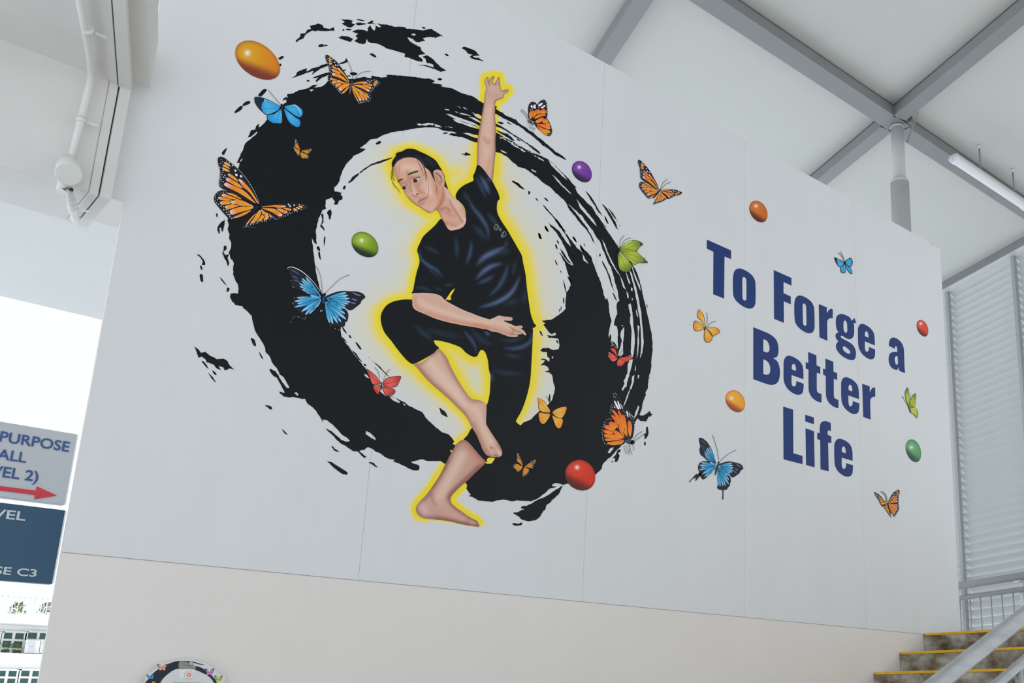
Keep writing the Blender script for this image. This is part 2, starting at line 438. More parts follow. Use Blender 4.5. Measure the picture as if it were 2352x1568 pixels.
# slatted screen glimpsed between slab and wall, top left
e = empty('louvre_screen', W(0.3, 1.75, 1.0), 'pale blue slatted screen glimpsed at the top left behind the wall', 'louvre')
for i in range(16):
    z = (1.04 + i * 0.03) * D + EYE
    MB().bar((0.23 * D, 1.75 * D, z), (0.52 * D, 1.75 * D, z), 0.012, 0.115, up=(0, -0.5, 1)).build('louvre_blade', M_louv, e)
for x in (0.24, 0.51):
    MB().box((x * D, 1.76 * D, 1.0 * D + EYE), (x * D + 0.05, 1.765 * D, 1.55 * D + EYE)).build('mullion', M_mull, e)

# white conduit pipe with round junction box
pr = 0.0155
def onB(px, py, off): return Vector(at_y(px, py, YB - off))
def onA(px, py, off): return Vector(at_z(px, py, ZT - off))
po = 0.009
a1 = onA(176, -45, po); a2 = onA(209, 138, po); b1 = onB(211, 176, po); b2 = onB(163, 372, po)
e = empty('conduit_pipe', tuple(b2), 'white conduit pipe with round junction box on the canopy beam', 'pipe')
cn = (a2 * 0.5 + b1 * 0.5) + Vector((0, 0.006, 0.006))
MB().tube([a1, a2 * 0.6 + a1 * 0.4, a2, cn, b1, b1 * 0.6 + b2 * 0.4, b2], pr * 0.95, 16).build('pipe', M_pvc, e)
jb = onB(155, 398, 0.012); jz = ZBOT * D + EYE
MB().tube([(jb.x, YB * D - 0.034, jz + 0.105), (jb.x, YB * D - 0.034, jz + 0.04), (jb.x, YB * D - 0.034, jz - 0.045)], [0.022, 0.023, 0.023], 18).build('pipe_socket', M_pvc, e)
c = MB().tube([(jb.x, YB * D - 0.055, jz + 0.055), (jb.x - 0.002, YB * D - 0.090, jz + 0.010)], 0.043, 30).build('junction_box', M_pvc, e, 0.004)
MB().tube([(jb.x - 0.002, YB * D - 0.090, jz + 0.010), (jb.x - 0.002, YB * D - 0.096, jz + 0.004)], 0.046, 30).build('cover_plate', M_pvc, c, 0.003)
c1 = Vector(at_z(159, 436, ZBOT - 0.011)); c2 = Vector(at_z(173, 505, ZBOT - 0.011)); c3 = c2 + Vector((0.012, 0.05, 0.03))
MB().tube([(jb.x, YB * D - 0.034, jz - 0.03), tuple(c1), tuple(c2), tuple(c2 + Vector((0.006, 0.02, 0.006))), tuple(c3)], pr * 0.92, 16).build('pipe', M_pvc, e)
cm = c1 * 0.45 + c2 * 0.55
MB().tube([tuple(c1 * 0.7 + c2 * 0.3), tuple(c1 * 0.3 + c2 * 0.7)], pr * 1.15, 16).build('coupling', M_pvc, e)
for p, d in ((onB(186, 276, po), (b2 - b1).normalized()), (onA(203, 70, po), (a2 - a1).normalized()), (cm, (c2 - c1).normalized())):
    s = MB().tube([tuple(p - d * 0.012), tuple(p + d * 0.012)], pr * 1.2, 16).build('pipe_clamp', M_pvc, e)
    side = Vector((1, 0, 0))
    MB().bar(tuple(p + side * 0.02), tuple(p + side * 0.06), 0.012, 0.004, up=(0, -1, 0) if abs(d.z) > 0.5 else (0, 0, 1)).build('clamp_ear', M_pvc, s)

# ------------------------------------------------------------------ two hanging signs at the left edge
YS = 1.03
def sign_text(s, m, par, anchor_px, height_px_end, right=True, bold=0.0, width_scale=1.0, name='lettering', capfrac=0.7):
    """lettering on the sign plane: anchor = baseline end pixel, height_px_end = pixel of the cap top above it"""
    a = Vector(at_y(*anchor_px, YS)); b = Vector(at_y(*height_px_end, YS)); cap = b.z - a.z
    size = cap / 0.729
    me = text_mesh(s, 1.0, bold)
    co = np.empty(len(me.vertices) * 3); me.vertices.foreach_get('co', co); co = co.reshape(-1, 3)
    co = co * size; co[:, 0] *= width_scale
    x1 = co[:, 0].max() if right else co[:, 0].min()
    out = np.empty_like(co); ox, oy, oz = parent_loc(par)
    out[:, 0] = co[:, 0] - x1 + a.x - ox; out[:, 1] = YS * D - 0.0025 - oy; out[:, 2] = co[:, 1] + a.z - oz
    me.vertices.foreach_set('co', out.ravel()); me.materials.clear(); me.materials.append(m); me.update()
    return link(name, me, par)
def sign_box(label, tl, br, m, xl):
    a = at_y(*tl, YS); b = at_y(*br, YS)
    e = empty('hanging_sign', ((xl + a[0]) / 2, YS * D, b[2]), label, 'sign')
    MB().box((xl, YS * D, b[2]), (a[0], YS * D + 0.04, a[2])).build('sign_panel', m, e, 0.002)
    MB().box((a[0], YS * D + 0.002, b[2] + 0.002), (a[0] + 0.005, YS * D + 0.038, a[2] - 0.002)).build('edge_trim', M_lampw, e)
    return e
s1_ = sign_box('grey hanging sign with blue multi purpose hall lettering and red arrow', (177.0, 996.8), (150, 1158.8), M_signg, -0.95)
sign_text('MULTI-PURPOSE', M_navy, s1_, (157.5, 1037.5), (160.5, 1014), bold=0.018, width_scale=1.0)
sign_text('HALL', M_navy, s1_, (59, 1062.5), (60.5, 1038.5), bold=0.018)
sign_text('(LEVEL 2)', M_navy, s1_, (86, 1106), (89.5, 1081.5), bold=0.018)
def poly_on_sign(pts, m, nm, par):
    ox, oy, oz = parent_loc(par); v = []
    for q in pts:
        p = at_y(*q, YS); v.append((p[0], YS * D - 0.003, p[2]))
    return MB().add(v, [tuple(range(len(v)))]).build(nm, m, par)
p = [at_y(x, y, YS) for x, y in ((0, 1122.5), (81, 1126), (81, 1116))]
ar = MB(); zc_ = at_y(131, 1138, YS)
hx = at_y(81, 1131.5, YS)[0]; hw = abs(at_y(86, 1117, YS)[2] - at_y(80.5, 1147, YS)[2]) / 2; sw = hw * 0.34
zz = zc_[2]; yy = YS * D - 0.003
ar.add([(-0.75, yy, zz - sw), (hx, yy, zz - sw), (hx, yy, zz - hw), (zc_[0], yy, zz), (hx, yy, zz + hw), (hx, yy, zz + sw), (-0.75, yy, zz + sw)], [(0, 1, 5, 6), (2, 3, 4), (1, 2, 4, 5)]).build('arrow', M_red, s1_)
s2_ = sign_box('dark navy hanging sign with pale level lettering below the grey one', (150, 1171.5), (118, 1340.7), M_signb, -0.95)
sign_text('LEVEL', M_pale, s2_, (57, 1195.5), (60, 1175), bold=0.02, width_scale=1.38)
sign_text('SE C3', M_pale, s2_, (82.5, 1324.5), (85, 1307), bold=0.02, width_scale=1.42)

# ------------------------------------------------------------------ white building far off at lower left
YF = 7.0
def fb(px, py): return at_y(px, py, YF)
def z3(x, y): return (x / 2.496, 940 + y / 2.496)
bld = empty('distant_building', (fb(0, 1568)[0], YF * D, 0), 'white office building with green windows seen under the signs', 'building')
def fbox(tl, br, d0, d1, m, nm, par, xl=None, xr=None):
    a = fb(*z3(*tl)); b = fb(*z3(*br))
    return MB().box((a[0] if xl is None else xl, YF * D - d0, b[2]), (b[0] if xr is None else xr, YF * D - d1, a[2])).build(nm, m, par)
XL_, XR_ = -7.0, 8.0
fbox((0, 1230), (0, 1500), 0.0, -0.4, M_bwall, 'wall', bld, XL_, XR_)
fbox((0, 1500), (0, 1900), 0.0, -0.4, M_bwall, 'wall', bld, XL_, XR_)
fbox((0, 1184), (0, 1233), 0.9, -0.4, M_bwall, 'slab_edge', bld, XL_, XR_)
fbox((0, 1403), (0, 1440), 0.9, 0.0, M_bwall, 'slab_edge', bld, XL_, XR_)
def windows(y0, y1, xs, ytr):
    for (xa, xb) in xs:
        w = fbox((xa, y0), (xb, y1), 0.03, 0.0, M_glass, 'window', bld)
        a = fb(*z3(xa, y0)); b = fb(*z3(xb, y1))
        fr = MB()
        for x in (a[0] - 0.03, (a[0] + b[0]) / 2 - 0.025, b[0] - 0.03): fr.box((x, YF * D - 0.09, b[2]), (x + 0.055, YF * D - 0.02, a[2]))
        for yt in [y0, y1] + ytr:
            z = fb(*z3((xa + xb) / 2, yt))[2]; fr.box((a[0] - 0.03, YF * D - 0.075, z - 0.025), (b[0] + 0.03, YF * D - 0.03, z + 0.025))
        fr.build('window_frame', M_bwall, w)
windows(1275, 1400, [(-260, -142), (-128, -8), (4, 130), (146, 268)], [1322, 1372])
windows(1492, 1620, [(-300, -182), (-168, -46), (-34, 90), (104, 226)], [1536, 1584])
for xa, xb in ((119, 190), (201, 272)):
    e = fbox((xa, 1326), (xb, 1402), 0.62, 0.3, M_lampw, 'outdoor_fan_unit', bld)
    for yc in (1346, 1381):
        c = fb(*z3((xa * 0.6 + xb * 0.4), yc)); 
        MB().tube([(c[0], YF * D - 0.64, c[2]), (c[0], YF * D - 0.6, c[2])], 0.082, 20).build('fan_grille', M_mull if False else M_lampm, e)
rl = empty('roof_railing', (fb(*z3(60, 1184))[0], YF * D - 0.7, fb(*z3(0, 1184))[2]), 'pale thin railing on the roof edge of the distant building', 'railing')
za = fb(*z3(0, 1184))[2]
MB().box((XL_, YF * D - 0.72, za + 0.42), (XR_, YF * D - 0.70, za + 0.45)).build('top_rail', M_lampm, rl)
for i in range(40):
    x = fb(*z3(0, 1184))[0] - 1.6 + i * 0.12
    MB().box((x, YF * D - 0.72, za), (x + 0.018, YF * D - 0.70, za + 0.43)).build('baluster', M_lampm, rl)
def plant(px, py, w, h, label):
    c = fb(*z3(px, py - 2)); r = random.Random(int(px) + 3); m = MB()
    for i in range(170):
        a = r.uniform(0, 6.283); rr = math.sqrt(r.random()); zz = r.random() ** 0.8
        x = c[0] + math.cos(a) * rr * w * (1 - 0.5 * zz); y = YF * D - 0.5 + math.sin(a) * rr * 0.15; z = c[2] + zz * h
        s = 0.045; d = Vector((r.uniform(-1, 1), r.uniform(-1, 1), r.uniform(-.2, 1))).normalized(); t = d.cross(Vector((0.3, 0.2, 0.9))).normalized()
        p = Vector((x, y, z)); m.add([p - t * s * 0.4, p + d * s, p + t * s * 0.4, p + d * s * 2], [(0, 1, 2), (1, 3, 2)])
    tag(m.build('planter_shrub', M_leaf), label, 'plant', 'shrubs on the distant building')
plant(70, 1184, 0.22, 0.28, 'small sunlit shrub behind the roof railing of the far building')
plant(240, 1184, 0.26, 0.3, 'shrub on the far roof beside the mural wall edge')
plant(25, 1404, 0.42, 0.25, 'low green shrub on the ledge below the far green windows')
# ------------------------------------------------------------------ the printed mural
WHITE_PX = np.array([lin(203), lin(205), lin(208)])
WHITE_ALB = np.array([0.775, 0.785, 0.80])
def P(r, g, b):
    """print colour as an albedo"""
    return np.array([lin(r), lin(g), lin(b)]) / WHITE_PX * WHITE_ALB
VW = WHITE_ALB.copy()

M_print = bpy.data.materials.new('mural_print'); M_print.use_nodes = True
nt = M_print.node_tree; b_ = nt.nodes['Principled BSDF']
at_ = nt.nodes.new('ShaderNodeAttribute'); at_.attribute_name = 'Col'
ge_ = nt.nodes.new('ShaderNodeNewGeometry'); no_ = nt.nodes.new('ShaderNodeTexNoise'); no_.inputs['Scale'].default_value = 5; no_.inputs['Detail'].default_value = 6
mp_ = nt.nodes.new('ShaderNodeMapping'); mp_.inputs['Scale'].default_value = (1, 1, 0.35)
nt.links.new(ge_.outputs['Position'], mp_.inputs['Vector']); nt.links.new(mp_.outputs['Vector'], no_.inputs['Vector'])
mr_ = nt.nodes.new('ShaderNodeMapRange'); mr_.inputs['To Min'].default_value = 0.965; mr_.inputs['To Max'].default_value = 1.03
nt.links.new(no_.outputs['Fac'], mr_.inputs['Value'])
mx_ = nt.nodes.new('ShaderNodeVectorMath'); mx_.operation = 'SCALE'
nt.links.new(at_.outputs['Color'], mx_.inputs[0]); nt.links.new(mr_.outputs['Result'], mx_.inputs['Scale'])
nt.links.new(mx_.outputs['Vector'], b_.inputs['Base Color'])
b_.inputs['Roughness'].default_value = 0.45; b_.inputs['Specular IOR Level'].default_value = 0.22
n2_ = nt.nodes.new('ShaderNodeTexNoise'); n2_.inputs['Scale'].default_value = 90; nt.links.new(ge_.outputs['Position'], n2_.inputs['Vector'])
bp_ = nt.nodes.new('ShaderNodeBump'); bp_.inputs['Strength'].default_value = 0.05; bp_.inputs['Distance'].default_value = 0.005
nt.links.new(n2_.outputs['Fac'], bp_.inputs['Height']); nt.links.new(bp_.outputs['Normal'], b_.inputs['Normal'])

YW = D - 0.0012                       # face of the vinyl
def wall_pts(px, layer):
    px = np.asarray(px, float)
    r = np.stack([px[:, 0] - PPX, px[:, 1] - PPY, np.full(len(px), FPX)], 1) @ RM
    y = YW - 0.0004 * layer
    t = YW / r[:, 1]                  # position on the vinyl face, lifted straight off the wall
    return np.stack([r[:, 0] * t, np.full(len(px), y), r[:, 2] * t + EYE], 1)

MUR = empty('mural', W(0.85, 1.0, ZV0), 'large printed mural of a dancing person in a black ink ring with butterflies and slogan', 'mural')

# --- 2-D helpers (photo pixels)
def T(ox, oy, s=4.0):
    def f(*pts): return [(ox + x / s, oy + y / s) for x, y in pts]
    return f
tA, tB, tC, tDd, tE, tF, tG, tH = T(440, 30), T(900, 30), T(440, 330), T(440, 680), T(700, 860), T(1140, 860), T(1000, 220), T(1140, 500)
tI, tJ = T(1600, 530), T(1600, 820)
tK, tL, tM, tN, tO, tP = T(870, 330, 7.328), T(850, 400, 3.266), T(920, 780, 3.564), T(1090, 690, 16), T(480, 350, 8.7125), T(650, 600, 9.8)
tQ = T(280, 1480, 7.84)

def spl(pts, n=5, closed=True):
    p = np.asarray(pts, float); m = len(p); out = []
    rng = range(m) if closed else range(m - 1)
    for i in rng:
        if closed: a, b, c, d = p[(i - 1) % m], p[i], p[(i + 1) % m], p[(i + 2) % m]
        else: a, b, c, d = p[max(i - 1, 0)], p[i], p[i + 1], p[min(i + 2, m - 1)]
        for k in range(n):
            t = k / n
            out.append(0.5 * ((2 * b) + (c - a) * t + (2 * a - 5 * b + 4 * c - d) * t * t + (3 * b - a - 3 * c + d) * t ** 3))
    if not closed: out.append(p[-1])
    return np.array(out)

def dens(pts, step, closed=True):
    p = np.asarray(pts, float); out = []; m = len(p)
    for i in range(m if closed else m - 1):
        a, b = p[i], p[(i + 1) % m]; k = max(1, int(np.ceil(np.hypot(*(b - a)) / step)))
        for j in range(k): out.append(a + (b - a) * j / k)
    if not closed: out.append(p[-1])
    return np.array(out)

rs = np.random.RandomState(11)
def rough(pts, amp=0.9, step=3.0):
    p = dens(pts, step); n = len(p)
    if n < 8: return p
    k = rs.normal(size=n); k = (k + np.roll(k, 1)) * 0.7; k2 = np.interp(np.arange(n) / 4.0, np.arange(n // 4 + 2), rs.normal(size=n // 4 + 2))
    d = np.roll(p, -1, 0) - np.roll(p, 1, 0); l = np.hypot(d[:, 0], d[:, 1]) + 1e-6; nn = np.stack([-d[:, 1] / l, d[:, 0] / l], 1)
    return p + nn * ((0.55 * k + 0.8 * k2) * amp * 0.6)[:, None]

def pip(q, poly):
    x, y = q[:, 0][:, None], q[:, 1][:, None]
    a = np.asarray(poly, float); b = np.roll(a, -1, 0)
    ins = np.zeros(len(q), bool)
    for s in range(0, len(a), 400):
        a0, b0 = a[s:s + 400], b[s:s + 400]
        c = (a0[:, 1] > y) != (b0[:, 1] > y)
        xi = (b0[:, 0] - a0[:, 0]) * (y - a0[:, 1]) / (b0[:, 1] - a0[:, 1] + 1e-12) + a0[:, 0]
        ins ^= (np.sum(c & (x < xi), 1) % 2).astype(bool)
    return ins

def dstroke(q, pl):
    """distance to a polyline and position along it (0..1)"""
    pl = np.asarray(pl, float); best = np.full(len(q), 1e9); tt = np.zeros(len(q))
    L = np.hypot(*np.diff(pl, axis=0).T); cum = np.concatenate([[0], np.cumsum(L)]); tot = cum[-1] + 1e-9
    for i, (a, b) in enumerate(zip(pl[:-1], pl[1:])):
        ab = b - a; t = np.clip(((q - a) @ ab) / (ab @ ab + 1e-9), 0, 1); d = np.hypot(*(q - (a + t[:, None] * ab)).T)
        k = d < best; best[k] = d[k]; tt[k] = (cum[i] + t[k] * L[i]) / tot
    return best, tt

def dseg(q, pl):
    """distance of points to a polyline"""
    pl = np.asarray(pl, float)
    if len(pl) == 1: return np.hypot(q[:, 0] - pl[0, 0], q[:, 1] - pl[0, 1])
    best = np.full(len(q), 1e9)
    for a, b in zip(pl[:-1], pl[1:]):
        ab = b - a; t = np.clip(((q - a) @ ab) / (ab @ ab + 1e-9), 0, 1)
        best = np.minimum(best, np.hypot(*(q - (a + t[:, None] * ab)).T))
    return best

def cut(outers, holes=(), step=0):
    """triangulate union(outers) minus union(holes)"""
    vs = []; es = []
    for poly in list(outers) + list(holes):
        n0 = len(vs); m = len(poly); vs += [Vector((float(x), float(y))) for x, y in poly]; es += [(n0 + i, n0 + (i + 1) % m) for i in range(m)]
    if step:
        al = np.concatenate([np.asarray(o, float) for o in outers]); lo = al.min(0); hi = al.max(0)
        gx, gy = np.meshgrid(np.arange(lo[0] + step / 2, hi[0], step), np.arange(lo[1] + step / 2, hi[1], step * 0.87))
        gx[1::2] += step / 2
        g = np.stack([gx.ravel(), gy.ravel()], 1)
        k = np.zeros(len(g), bool)
        for o in outers: k |= pip(g, o)
        for h in holes: k &= ~pip(g, h)
        vs += [Vector((float(x), float(y))) for x, y in g[k]]
    r = delaunay_2d_cdt(vs, es, [], 0, 1e-4)
    v = np.array([(p.x, p.y) for p in r[0]]); f = [tuple(t) for t in r[2]]
    tri = []
    for t in f:
        for i in range(1, len(t) - 1): tri.append((t[0], t[i], t[i + 1]))
    tri = np.array(tri); c = v[tri].mean(1)
    k = np.zeros(len(c), bool)
    for o in outers: k |= pip(c, o)
    for h in holes: k &= ~pip(c, h)
    tri = tri[k]
    used = np.unique(tri); mp = -np.ones(len(v), int); mp[used] = np.arange(len(used))
    return v[used], mp[tri]

def sstep(x): x = np.clip(x, 0, 1); return x * x * (3 - 2 * x)

class Print:
    """collects coloured flat print shapes into one mesh lying on the vinyl"""
    def __init__(s): s.v = []; s.f = []; s.c = []; s.n = 0
    def raw(s, v, f, col, layer):
        col = np.broadcast_to(np.asarray(col, float), (len(v), 3))
        w = wall_pts(v, layer)
        f = np.asarray(f); a = w[f[:, 0]]; nrm = np.cross(w[f[:, 1]] - a, w[f[:, 2]] - a)[:, 1]
        f = np.where((nrm > 0)[:, None], f[:, ::-1], f)          # face the room (-y)
        s.v.append(w); s.f.append(f + s.n); s.c.append(col); s.n += len(v)
        return s
    def poly(s, pts, col, layer, holes=()):
        v, f = cut([pts], holes); 
        return s.raw(v, f, col, layer) if len(f) else s
    def shade(s, pts, fn, layer, step=4, holes=()):
        """polygon filled with a colour function of the pixel position"""
        pts = dens(pts, step); v, f = cut([pts], holes, step)
        return s.raw(v, f, fn(v), layer) if len(f) else s
    def line(s, pts, w, col, layer, taper=True):
        p = np.asarray(pts, float); 
        if len(p) > 2: p = spl(p, 4, False)
        d = np.gradient(p, axis=0); l = np.hypot(d[:, 0], d[:, 1]) + 1e-9; nn = np.stack([-d[:, 1] / l, d[:, 0] / l], 1)
        t = np.linspace(0, 1, len(p)); ws = np.asarray(w if not np.isscalar(w) else (w * (0.35 + 0.65 * np.sin(np.pi * np.clip(t * 0.9 + 0.08, 0, 1))) if taper else w + 0 * t))
        if ws.ndim and len(ws) == 2: ws = ws[0] + (ws[1] - ws[0]) * t
        v = np.concatenate([p + nn * ws[:, None] / 2, p - nn * ws[:, None] / 2]); n = len(p)
        f = []
        for i in range(n - 1): f += [(i, i + 1, n + i), (i + 1, n + i + 1, n + i)]
        return s.raw(v, f, col, layer)
    def dot(s, c, rx, ry, col, layer, ang=0.0, n=12):
        t = np.linspace(0, 2 * np.pi, n, endpoint=False); x, y = rx * np.cos(t), ry * np.sin(t); ca, sa = np.cos(ang), np.sin(ang)
        v = np.stack([c[0] + x * ca - y * sa, c[1] + x * sa + y * ca], 1); v = np.vstack([v, [c]])
        return s.raw(v, [(i, (i + 1) % n, n) for i in range(n)], col, layer)
    def build(s, name, parent=MUR, label=None, m=None):
        v = np.concatenate(s.v); f = np.concatenate(s.f); c = np.concatenate(s.c)
        v = v - np.array(parent_loc(parent)) if parent is not None else v
        me = bpy.data.meshes.new(name); me.vertices.add(len(v)); me.vertices.foreach_set('co', v.ravel())
        me.loops.add(3 * len(f)); me.loops.foreach_set('vertex_index', f.astype(np.int32).ravel())
        me.polygons.add(len(f)); me.polygons.foreach_set('loop_start', np.arange(0, 3 * len(f), 3, dtype=np.int32))
        me.update(calc_edges=True)
        ca = me.color_attributes.new('Col', 'FLOAT_COLOR', 'POINT')
        ca.data.foreach_set('color', np.concatenate([np.clip(c, 0, 1), np.ones((len(c), 1))], 1).astype(np.float32).ravel())
        me.materials.append(m or M_print); me.validate()
        o = link(name, me, parent)
        if label: o['label'] = label
        return o

def brush(base, strokes=(), rim=None, outline=None, soft=False):
    """colour function: base colour, soft airbrush strokes (points, colour, width, strength), darker rim inside the outline"""
    base = np.asarray(base)
    def fn(v):
        c = np.tile(base, (len(v), 1))
        if rim is not None:
            d = dseg(v, np.vstack([outline, outline[:1]])); a = (1 - sstep(d / rim[1])) * rim[2]; c = c * (1 - a[:, None]) + rim[0] * a[:, None]
        for pts, col, w, al in strokes:
            if len(pts) > 2: pts = spl(pts, 3, False)
            if soft and len(pts) > 1:
                d, t = dstroke(v, pts); k = np.sin(np.pi * np.clip(0.04 + 0.92 * t, 0, 1)) ** 0.8
                a = np.exp(-(d / (w * (0.45 + 0.65 * k))) ** 2 * 1.6) * al * k
            else:
                d = dseg(v, pts); a = np.exp(-(d / w) ** 2 * 1.6) * al
            c = c * (1 - a[:, None]) + np.asarray(col) * a[:, None]
        return c
    return fn

# --- vinyl sheets
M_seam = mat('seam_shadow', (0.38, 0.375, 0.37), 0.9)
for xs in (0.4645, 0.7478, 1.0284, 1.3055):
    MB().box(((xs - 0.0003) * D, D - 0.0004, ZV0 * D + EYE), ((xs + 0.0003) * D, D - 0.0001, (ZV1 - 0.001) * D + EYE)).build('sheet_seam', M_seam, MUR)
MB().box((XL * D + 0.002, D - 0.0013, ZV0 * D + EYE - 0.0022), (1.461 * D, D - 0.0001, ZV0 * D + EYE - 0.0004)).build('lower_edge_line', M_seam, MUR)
for xa, xb in ((XL + 0.0006, 0.4645), (0.4645, 0.7478), (0.7478, 1.0284), (1.0284, 1.3055), (1.3055, XR - 0.001)):
    g = 0.00018
    z1 = ZV1 - 0.0006
    ys = (D - 0.0012, D - 0.0002)
    m = MB()
    if xb > 1.5:
        top = [(xa + g, z1), (1.5445, z1)] + [(at_y(px, py, 1.0)[0] / D - 0.0005, (at_y(px, py, 1.0)[2] - EYE) / D) for px, py in ((2126, 552), (2133, 556), (2138, 563), (2147, 567), (2159.5, 573))]; pr_ = [(xa + g, ZV0), (1.571, ZV0), (1.571, 0.142), (1.577, 0.142)] + top[::-1]
    else:
        pr_ = [(xa + g, ZV0), (xb - g, ZV0), (xb - g, z1), (xa + g, z1)]
        if xa < 0.21: pr_ += [(xa + g, 0.599), (0.1886, 0.599), (0.1886, 0.4542), (xa + g, 0.4542)]
    n = len(pr_)
    vs = [(x * D, ys[0], z * D + EYE) for x, z in pr_] + [(x * D, ys[1], z * D + EYE) for x, z in pr_]
    m.add(vs, [tuple(range(n)), tuple(reversed(range(n, 2 * n)))] + [(i, n + i, n + (i + 1) % n, (i + 1) % n) for i in range(n)])
    o = m.build('vinyl_sheet', M_print, MUR)
    ca = o.data.color_attributes.new('Col', 'FLOAT_COLOR', 'POINT')
    ca.data.foreach_set('color', np.tile(np.append(VW, 1.0), len(o.data.vertices)).astype(np.float32))

# ------------------------------------------------------------------ person outlines (needed for the glow first)
ARM = spl(tB((785, 1410), (781, 1300), (785, 1190), (795, 1110), (808, 1040), (822, 960), (832, 900), (845, 830), (850, 790), (850, 750), (862, 710), (868, 680), (855, 655), (850, 625), (862, 597), (880, 587), (888, 602), (888, 632), (900, 605), (920, 582), (935, 574), (942, 590), (930, 615), (929, 645), (945, 642), (965, 610), (975, 592), (986, 586), (991, 605), (995, 650), (1000, 690), (1010, 712), (1040, 705), (1065, 700), (1073, 715), (1060, 732), (1035, 745), (1025, 775), (1000, 790), (970, 800), (950, 820), (948, 900), (948, 960), (955, 1040), (955, 1100), (950, 1180), (952, 1270), (945, 1350), (935, 1450), (925, 1540), (905, 1545), (860, 1490), (815, 1440)), 4)
SKIN = spl(tK((265, 355), (245, 430), (260, 500), (290, 570), (320, 640), (360, 700), (400, 765), (430, 820), (470, 890), (520, 945), (570, 995), (640, 1040), (720, 1090), (790, 1140), (850, 1165), (900, 1155), (955, 1112), (990, 1140), (1020, 1180), (1045, 1240), (1065, 1280), (1100, 1330), (1130, 1390), (1160, 1430), (1205, 1462), (1260, 1457), (1340, 1440), (1410, 1405), (1450, 1350), (1465, 1290), (1460, 1200), (1440, 1110), (1400, 1030), (1350, 970), (1300, 935), (1250, 895), (1200, 830), (1160, 770), (1130, 700), (1110, 640), (1105, 560), (1080, 490), (1040, 450), (990, 436), (940, 440), (880, 430), (780, 330), (640, 220), (520, 210), (400, 235), (310, 290)), 4)
HAIR = spl(tK((225, 405), (215, 330), (240, 270), (275, 220), (290, 165), (330, 145), (400, 125), (450, 95), (520, 85), (600, 95), (680, 130), (780, 175), (880, 230), (960, 290), (1010, 370), (1060, 450), (1090, 530), (1115, 620), (1135, 690), (1162, 765), (1135, 745), (1100, 712), (1108, 640), (1105, 560), (1080, 490), (1040, 450), (990, 436), (940, 443), (912, 485), (920, 540), (938, 610), (905, 560), (875, 500), (835, 445), (790, 410), (765, 400), (745, 360), (700, 310), (650, 272), (600, 243), (520, 232), (430, 242), (360, 267), (300, 308), (262, 360), (240, 400)), 4)
SHIRT = spl(tL((530, 335), (490, 380), (450, 418), (400, 465), (375, 512), (353, 568), (365, 615), (370, 665), (350, 730), (335, 800), (322, 870), (315, 893), (400, 892), (480, 898), (530, 915), (562, 948), (640, 1000), (720, 1050), (800, 1090), (860, 1170), (960, 1200), (1100, 1190), (1237, 1146), (1225, 1110), (1205, 1050), (1190, 960), (1175, 850), (1165, 750), (1148, 670), (1137, 610), (1110, 560), (1070, 490), (1030, 420), (990, 360), (960, 305), (950, 260), (955, 205), (971, 185), (960, 140), (940, 100), (915, 52), (880, 5), (842, -45), (805, -70), (790, -25), (772, 15), (775, 47), (740, 65), (700, 85), (662, 118), (641, 160), (650, 190), (690, 225), (712, 265), (718, 310), (715, 350), (690, 392), (650, 410), (610, 420), (578, 398), (555, 362)), 4)
TROU = spl(tL((315, 940), (250, 940), (180, 953), (130, 978), (95, 1020), (79, 1070), (86, 1130), (110, 1190), (160, 1252), (210, 1320), (262, 1382), (300, 1415), (330, 1422), (400, 1387), (470, 1346), (517, 1308), (492, 1280), (478, 1254), (490, 1245), (560, 1257), (620, 1275), (680, 1300), (720, 1340), (770, 1368), (802, 1364), (820, 1330), (840, 1317), (865, 1340), (884, 1400), (890, 1460), (903, 1510)), 3, False).tolist() + spl(tM((734, 357), (730, 430), (715, 510), (690, 560), (620, 690), (575, 730), (548, 780), (515, 820), (560, 850), (620, 920), (692, 1002), (716, 966), (800, 955), (870, 850), (905, 750), (945, 662), (990, 580), (1030, 470), (1060, 340), (1070, 200), (1082, 0)), 3, False).tolist() + tL((1205, 1440), (1218, 1250), (1222, 1160), (1150, 1120), (900, 1050), (600, 1000))
TROU = np.array(TROU)
FARM = spl(tL((320, 893), (314, 960), (322, 1000), (347, 1023), (400, 1046), (480, 1080), (560, 1105), (650, 1125), (740, 1142)), 4, False).tolist() + spl(tN((-120, 960), (0, 985), (300, 1045), (420, 1060), (560, 1110), (640, 1145), (760, 1155), (850, 1175), (1000, 1235), (1150, 1290), (1250, 1325), (1400, 1340), (1570, 1325), (1590, 1280), (1555, 1250), (1700, 1240), (1750, 1222), (1790, 1245), (1850, 1280), (1892, 1263), (1880, 1230), (1830, 1150), (1760, 1080), (1690, 1030), (1740, 1015), (1757, 970), (1700, 925), (1600, 932), (1500, 945), (1300, 858), (1150, 798), (1060, 745), (1100, 738), (1300, 745), (1360, 730), (1392, 680), (1360, 630), (1280, 606), (1100, 596), (1000, 575), (920, 553), (850, 565), (760, 610), (640, 665), (560, 690), (480, 680), (320, 630), (150, 575), (0, 520)), 4, False).tolist() + spl(tL((780, 1050), (700, 1020), (620, 980), (560, 945), (530, 915), (480, 897), (400, 890)), 4, False).tolist()
FARM = np.array(FARM)
LEG1 = spl(tM((106, 197), (160, 190), (220, 150), (280, 100), (310, 73), (350, 110), (380, 150), (400, 200), (430, 260), (480, 350), (530, 425), (580, 482), (640, 495), (688, 518), (702, 545), (700, 610), (698, 680), (715, 720), (760, 790), (800, 850), (825, 900), (828, 940), (810, 958), (770, 962), (740, 958), (700, 943), (670, 900), (650, 850), (620, 780), (590, 730), (560, 670), (520, 610), (460, 550), (400, 490), (320, 420), (240, 350), (180, 285), (140, 235)), 4)
